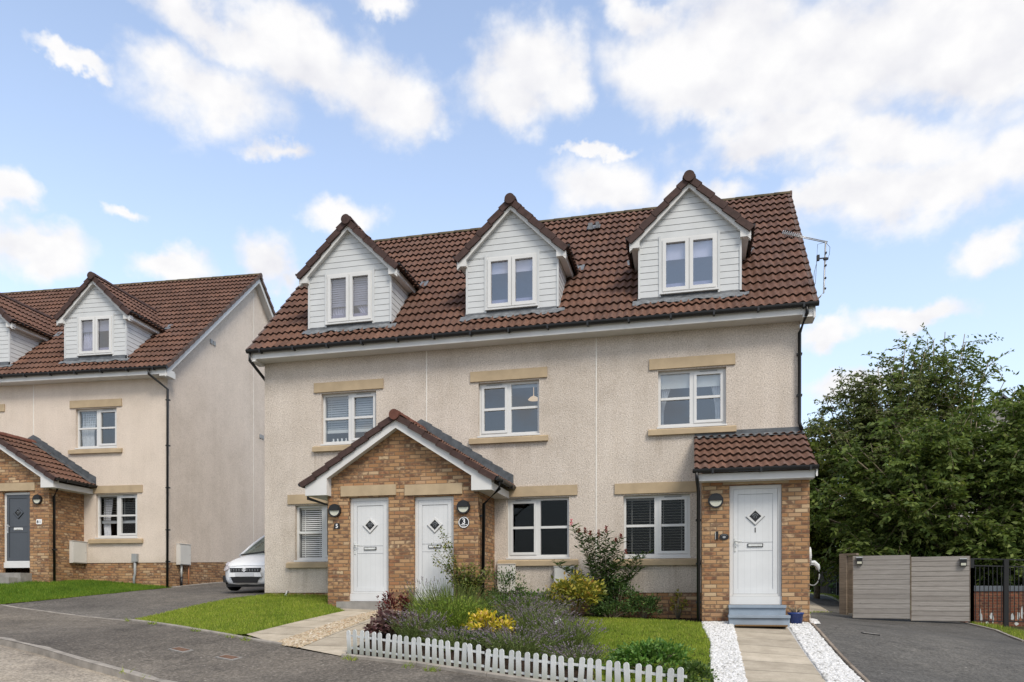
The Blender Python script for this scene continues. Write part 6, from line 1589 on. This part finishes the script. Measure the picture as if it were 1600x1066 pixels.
m = mth('SUBTRACT', 1.15, acc)                       # about 1 in the heart of a cloud, 0 at its rim
m = mth('MAXIMUM', m, -1.0)
def fbm(scale, off, detail=9, rough=.5, dist=.1):
    a = nn('ShaderNodeVectorMath', operation='ADD'); Lk.new(dirv, a.inputs[0]); a.inputs[1].default_value = off
    s = nn('ShaderNodeVectorMath', operation='MULTIPLY'); Lk.new(a.outputs[0], s.inputs[0]); s.inputs[1].default_value = (1,1,1.35)
    n = nn('ShaderNodeTexNoise'); n.inputs['Scale'].default_value = scale; n.inputs['Detail'].default_value = detail; n.inputs['Roughness'].default_value = rough; n.inputs['Distortion'].default_value = dist
    Lk.new(s.outputs[0], n.inputs['Vector']); return n.outputs[0]
n1 = mth('ADD', mth('MULTIPLY', fbm(8, (0,0,0)), .68), mth('MULTIPLY', fbm(24, (.3,.1,.2)), .32)); n2 = mth('ADD', mth('MULTIPLY', fbm(8, (-.012,-.01,.026)), .68), mth('MULTIPLY', fbm(24, (.288,.09,.226)), .32))
# scattered cloud elsewhere in the sky (behind and beside the camera)
gen = fbm(2.6, (3.1,1.7,.4), 3, .5)
sx = nn('ShaderNodeSeparateXYZ'); Lk.new(dirv, sx.inputs[0])
back = mth('MULTIPLY', mth('SUBTRACT', .30, sx.outputs[1]), 3.0, clamp=True)
m = mth('MAXIMUM', m, mth('SUBTRACT', mth('MULTIPLY', mth('SUBTRACT', gen, .42), mth('MULTIPLY', back, 7.0)), mth('SUBTRACT', 1.0, back)))
d = mth('ADD', mth('MULTIPLY', m, .85), mth('MULTIPLY', mth('SUBTRACT', n1, .5), 1.9))
al = nn('ShaderNodeMapRange', interpolation_type='SMOOTHSTEP'); al.inputs['From Min'].default_value = .02; al.inputs['From Max'].default_value = .68; Lk.new(d, al.inputs['Value'])
sh = mth('ADD', .62, mth('MULTIPLY', mth('SUBTRACT', n1, n2), 2.0), clamp=True)
thick = mth('MULTIPLY', mth('SUBTRACT', d, .7), .55, clamp=True)
sh = mth('SUBTRACT', sh, mth('MULTIPLY', thick, .22), clamp=True)
cr = nn('ShaderNodeValToRGB'); e = cr.color_ramp.elements; e[0].position = .2; e[0].color = (.80,.805,.865,1); e[1].position = .75; e[1].color = (1.0,.995,1.0,1); Lk.new(sh, cr.inputs[0])
hz = mth('POWER', mth('SUBTRACT', 1.0, mth('ABSOLUTE', sx.outputs[2]), clamp=True), 3.2)
hm = nn('ShaderNodeMix', data_type='RGBA'); Lk.new(mth('MULTIPLY', hz, 1.05, clamp=True), hm.inputs[0]); Lk.new(hs.outputs[0], hm.inputs[6]); hm.inputs[7].default_value = (5.1, 5.75, 6.3, 1)
b1 = nn('ShaderNodeBackground'); b1.inputs['Strength'].default_value = .15; Lk.new(hm.outputs[2], b1.inputs['Color'])
b2 = nn('ShaderNodeBackground'); b2.inputs['Strength'].default_value = 1.0; Lk.new(cr.outputs[0], b2.inputs['Color'])
ms = nn('ShaderNodeMixShader'); Lk.new(al.outputs[0], ms.inputs[0]); Lk.new(b1.outputs[0], ms.inputs[1]); Lk.new(b2.outputs[0], ms.inputs[2])
wo = nn('ShaderNodeOutputWorld'); Lk.new(ms.outputs[0], wo.inputs['Surface'])
SC.view_settings.view_transform = 'Standard'; SC.view_settings.look = 'None'; SC.view_settings.exposure = 0; SC.view_settings.gamma = 1
SC.cycles.max_bounces = 8; SC.cycles.transparent_max_bounces = 16; SC.cycles.use_denoising = True
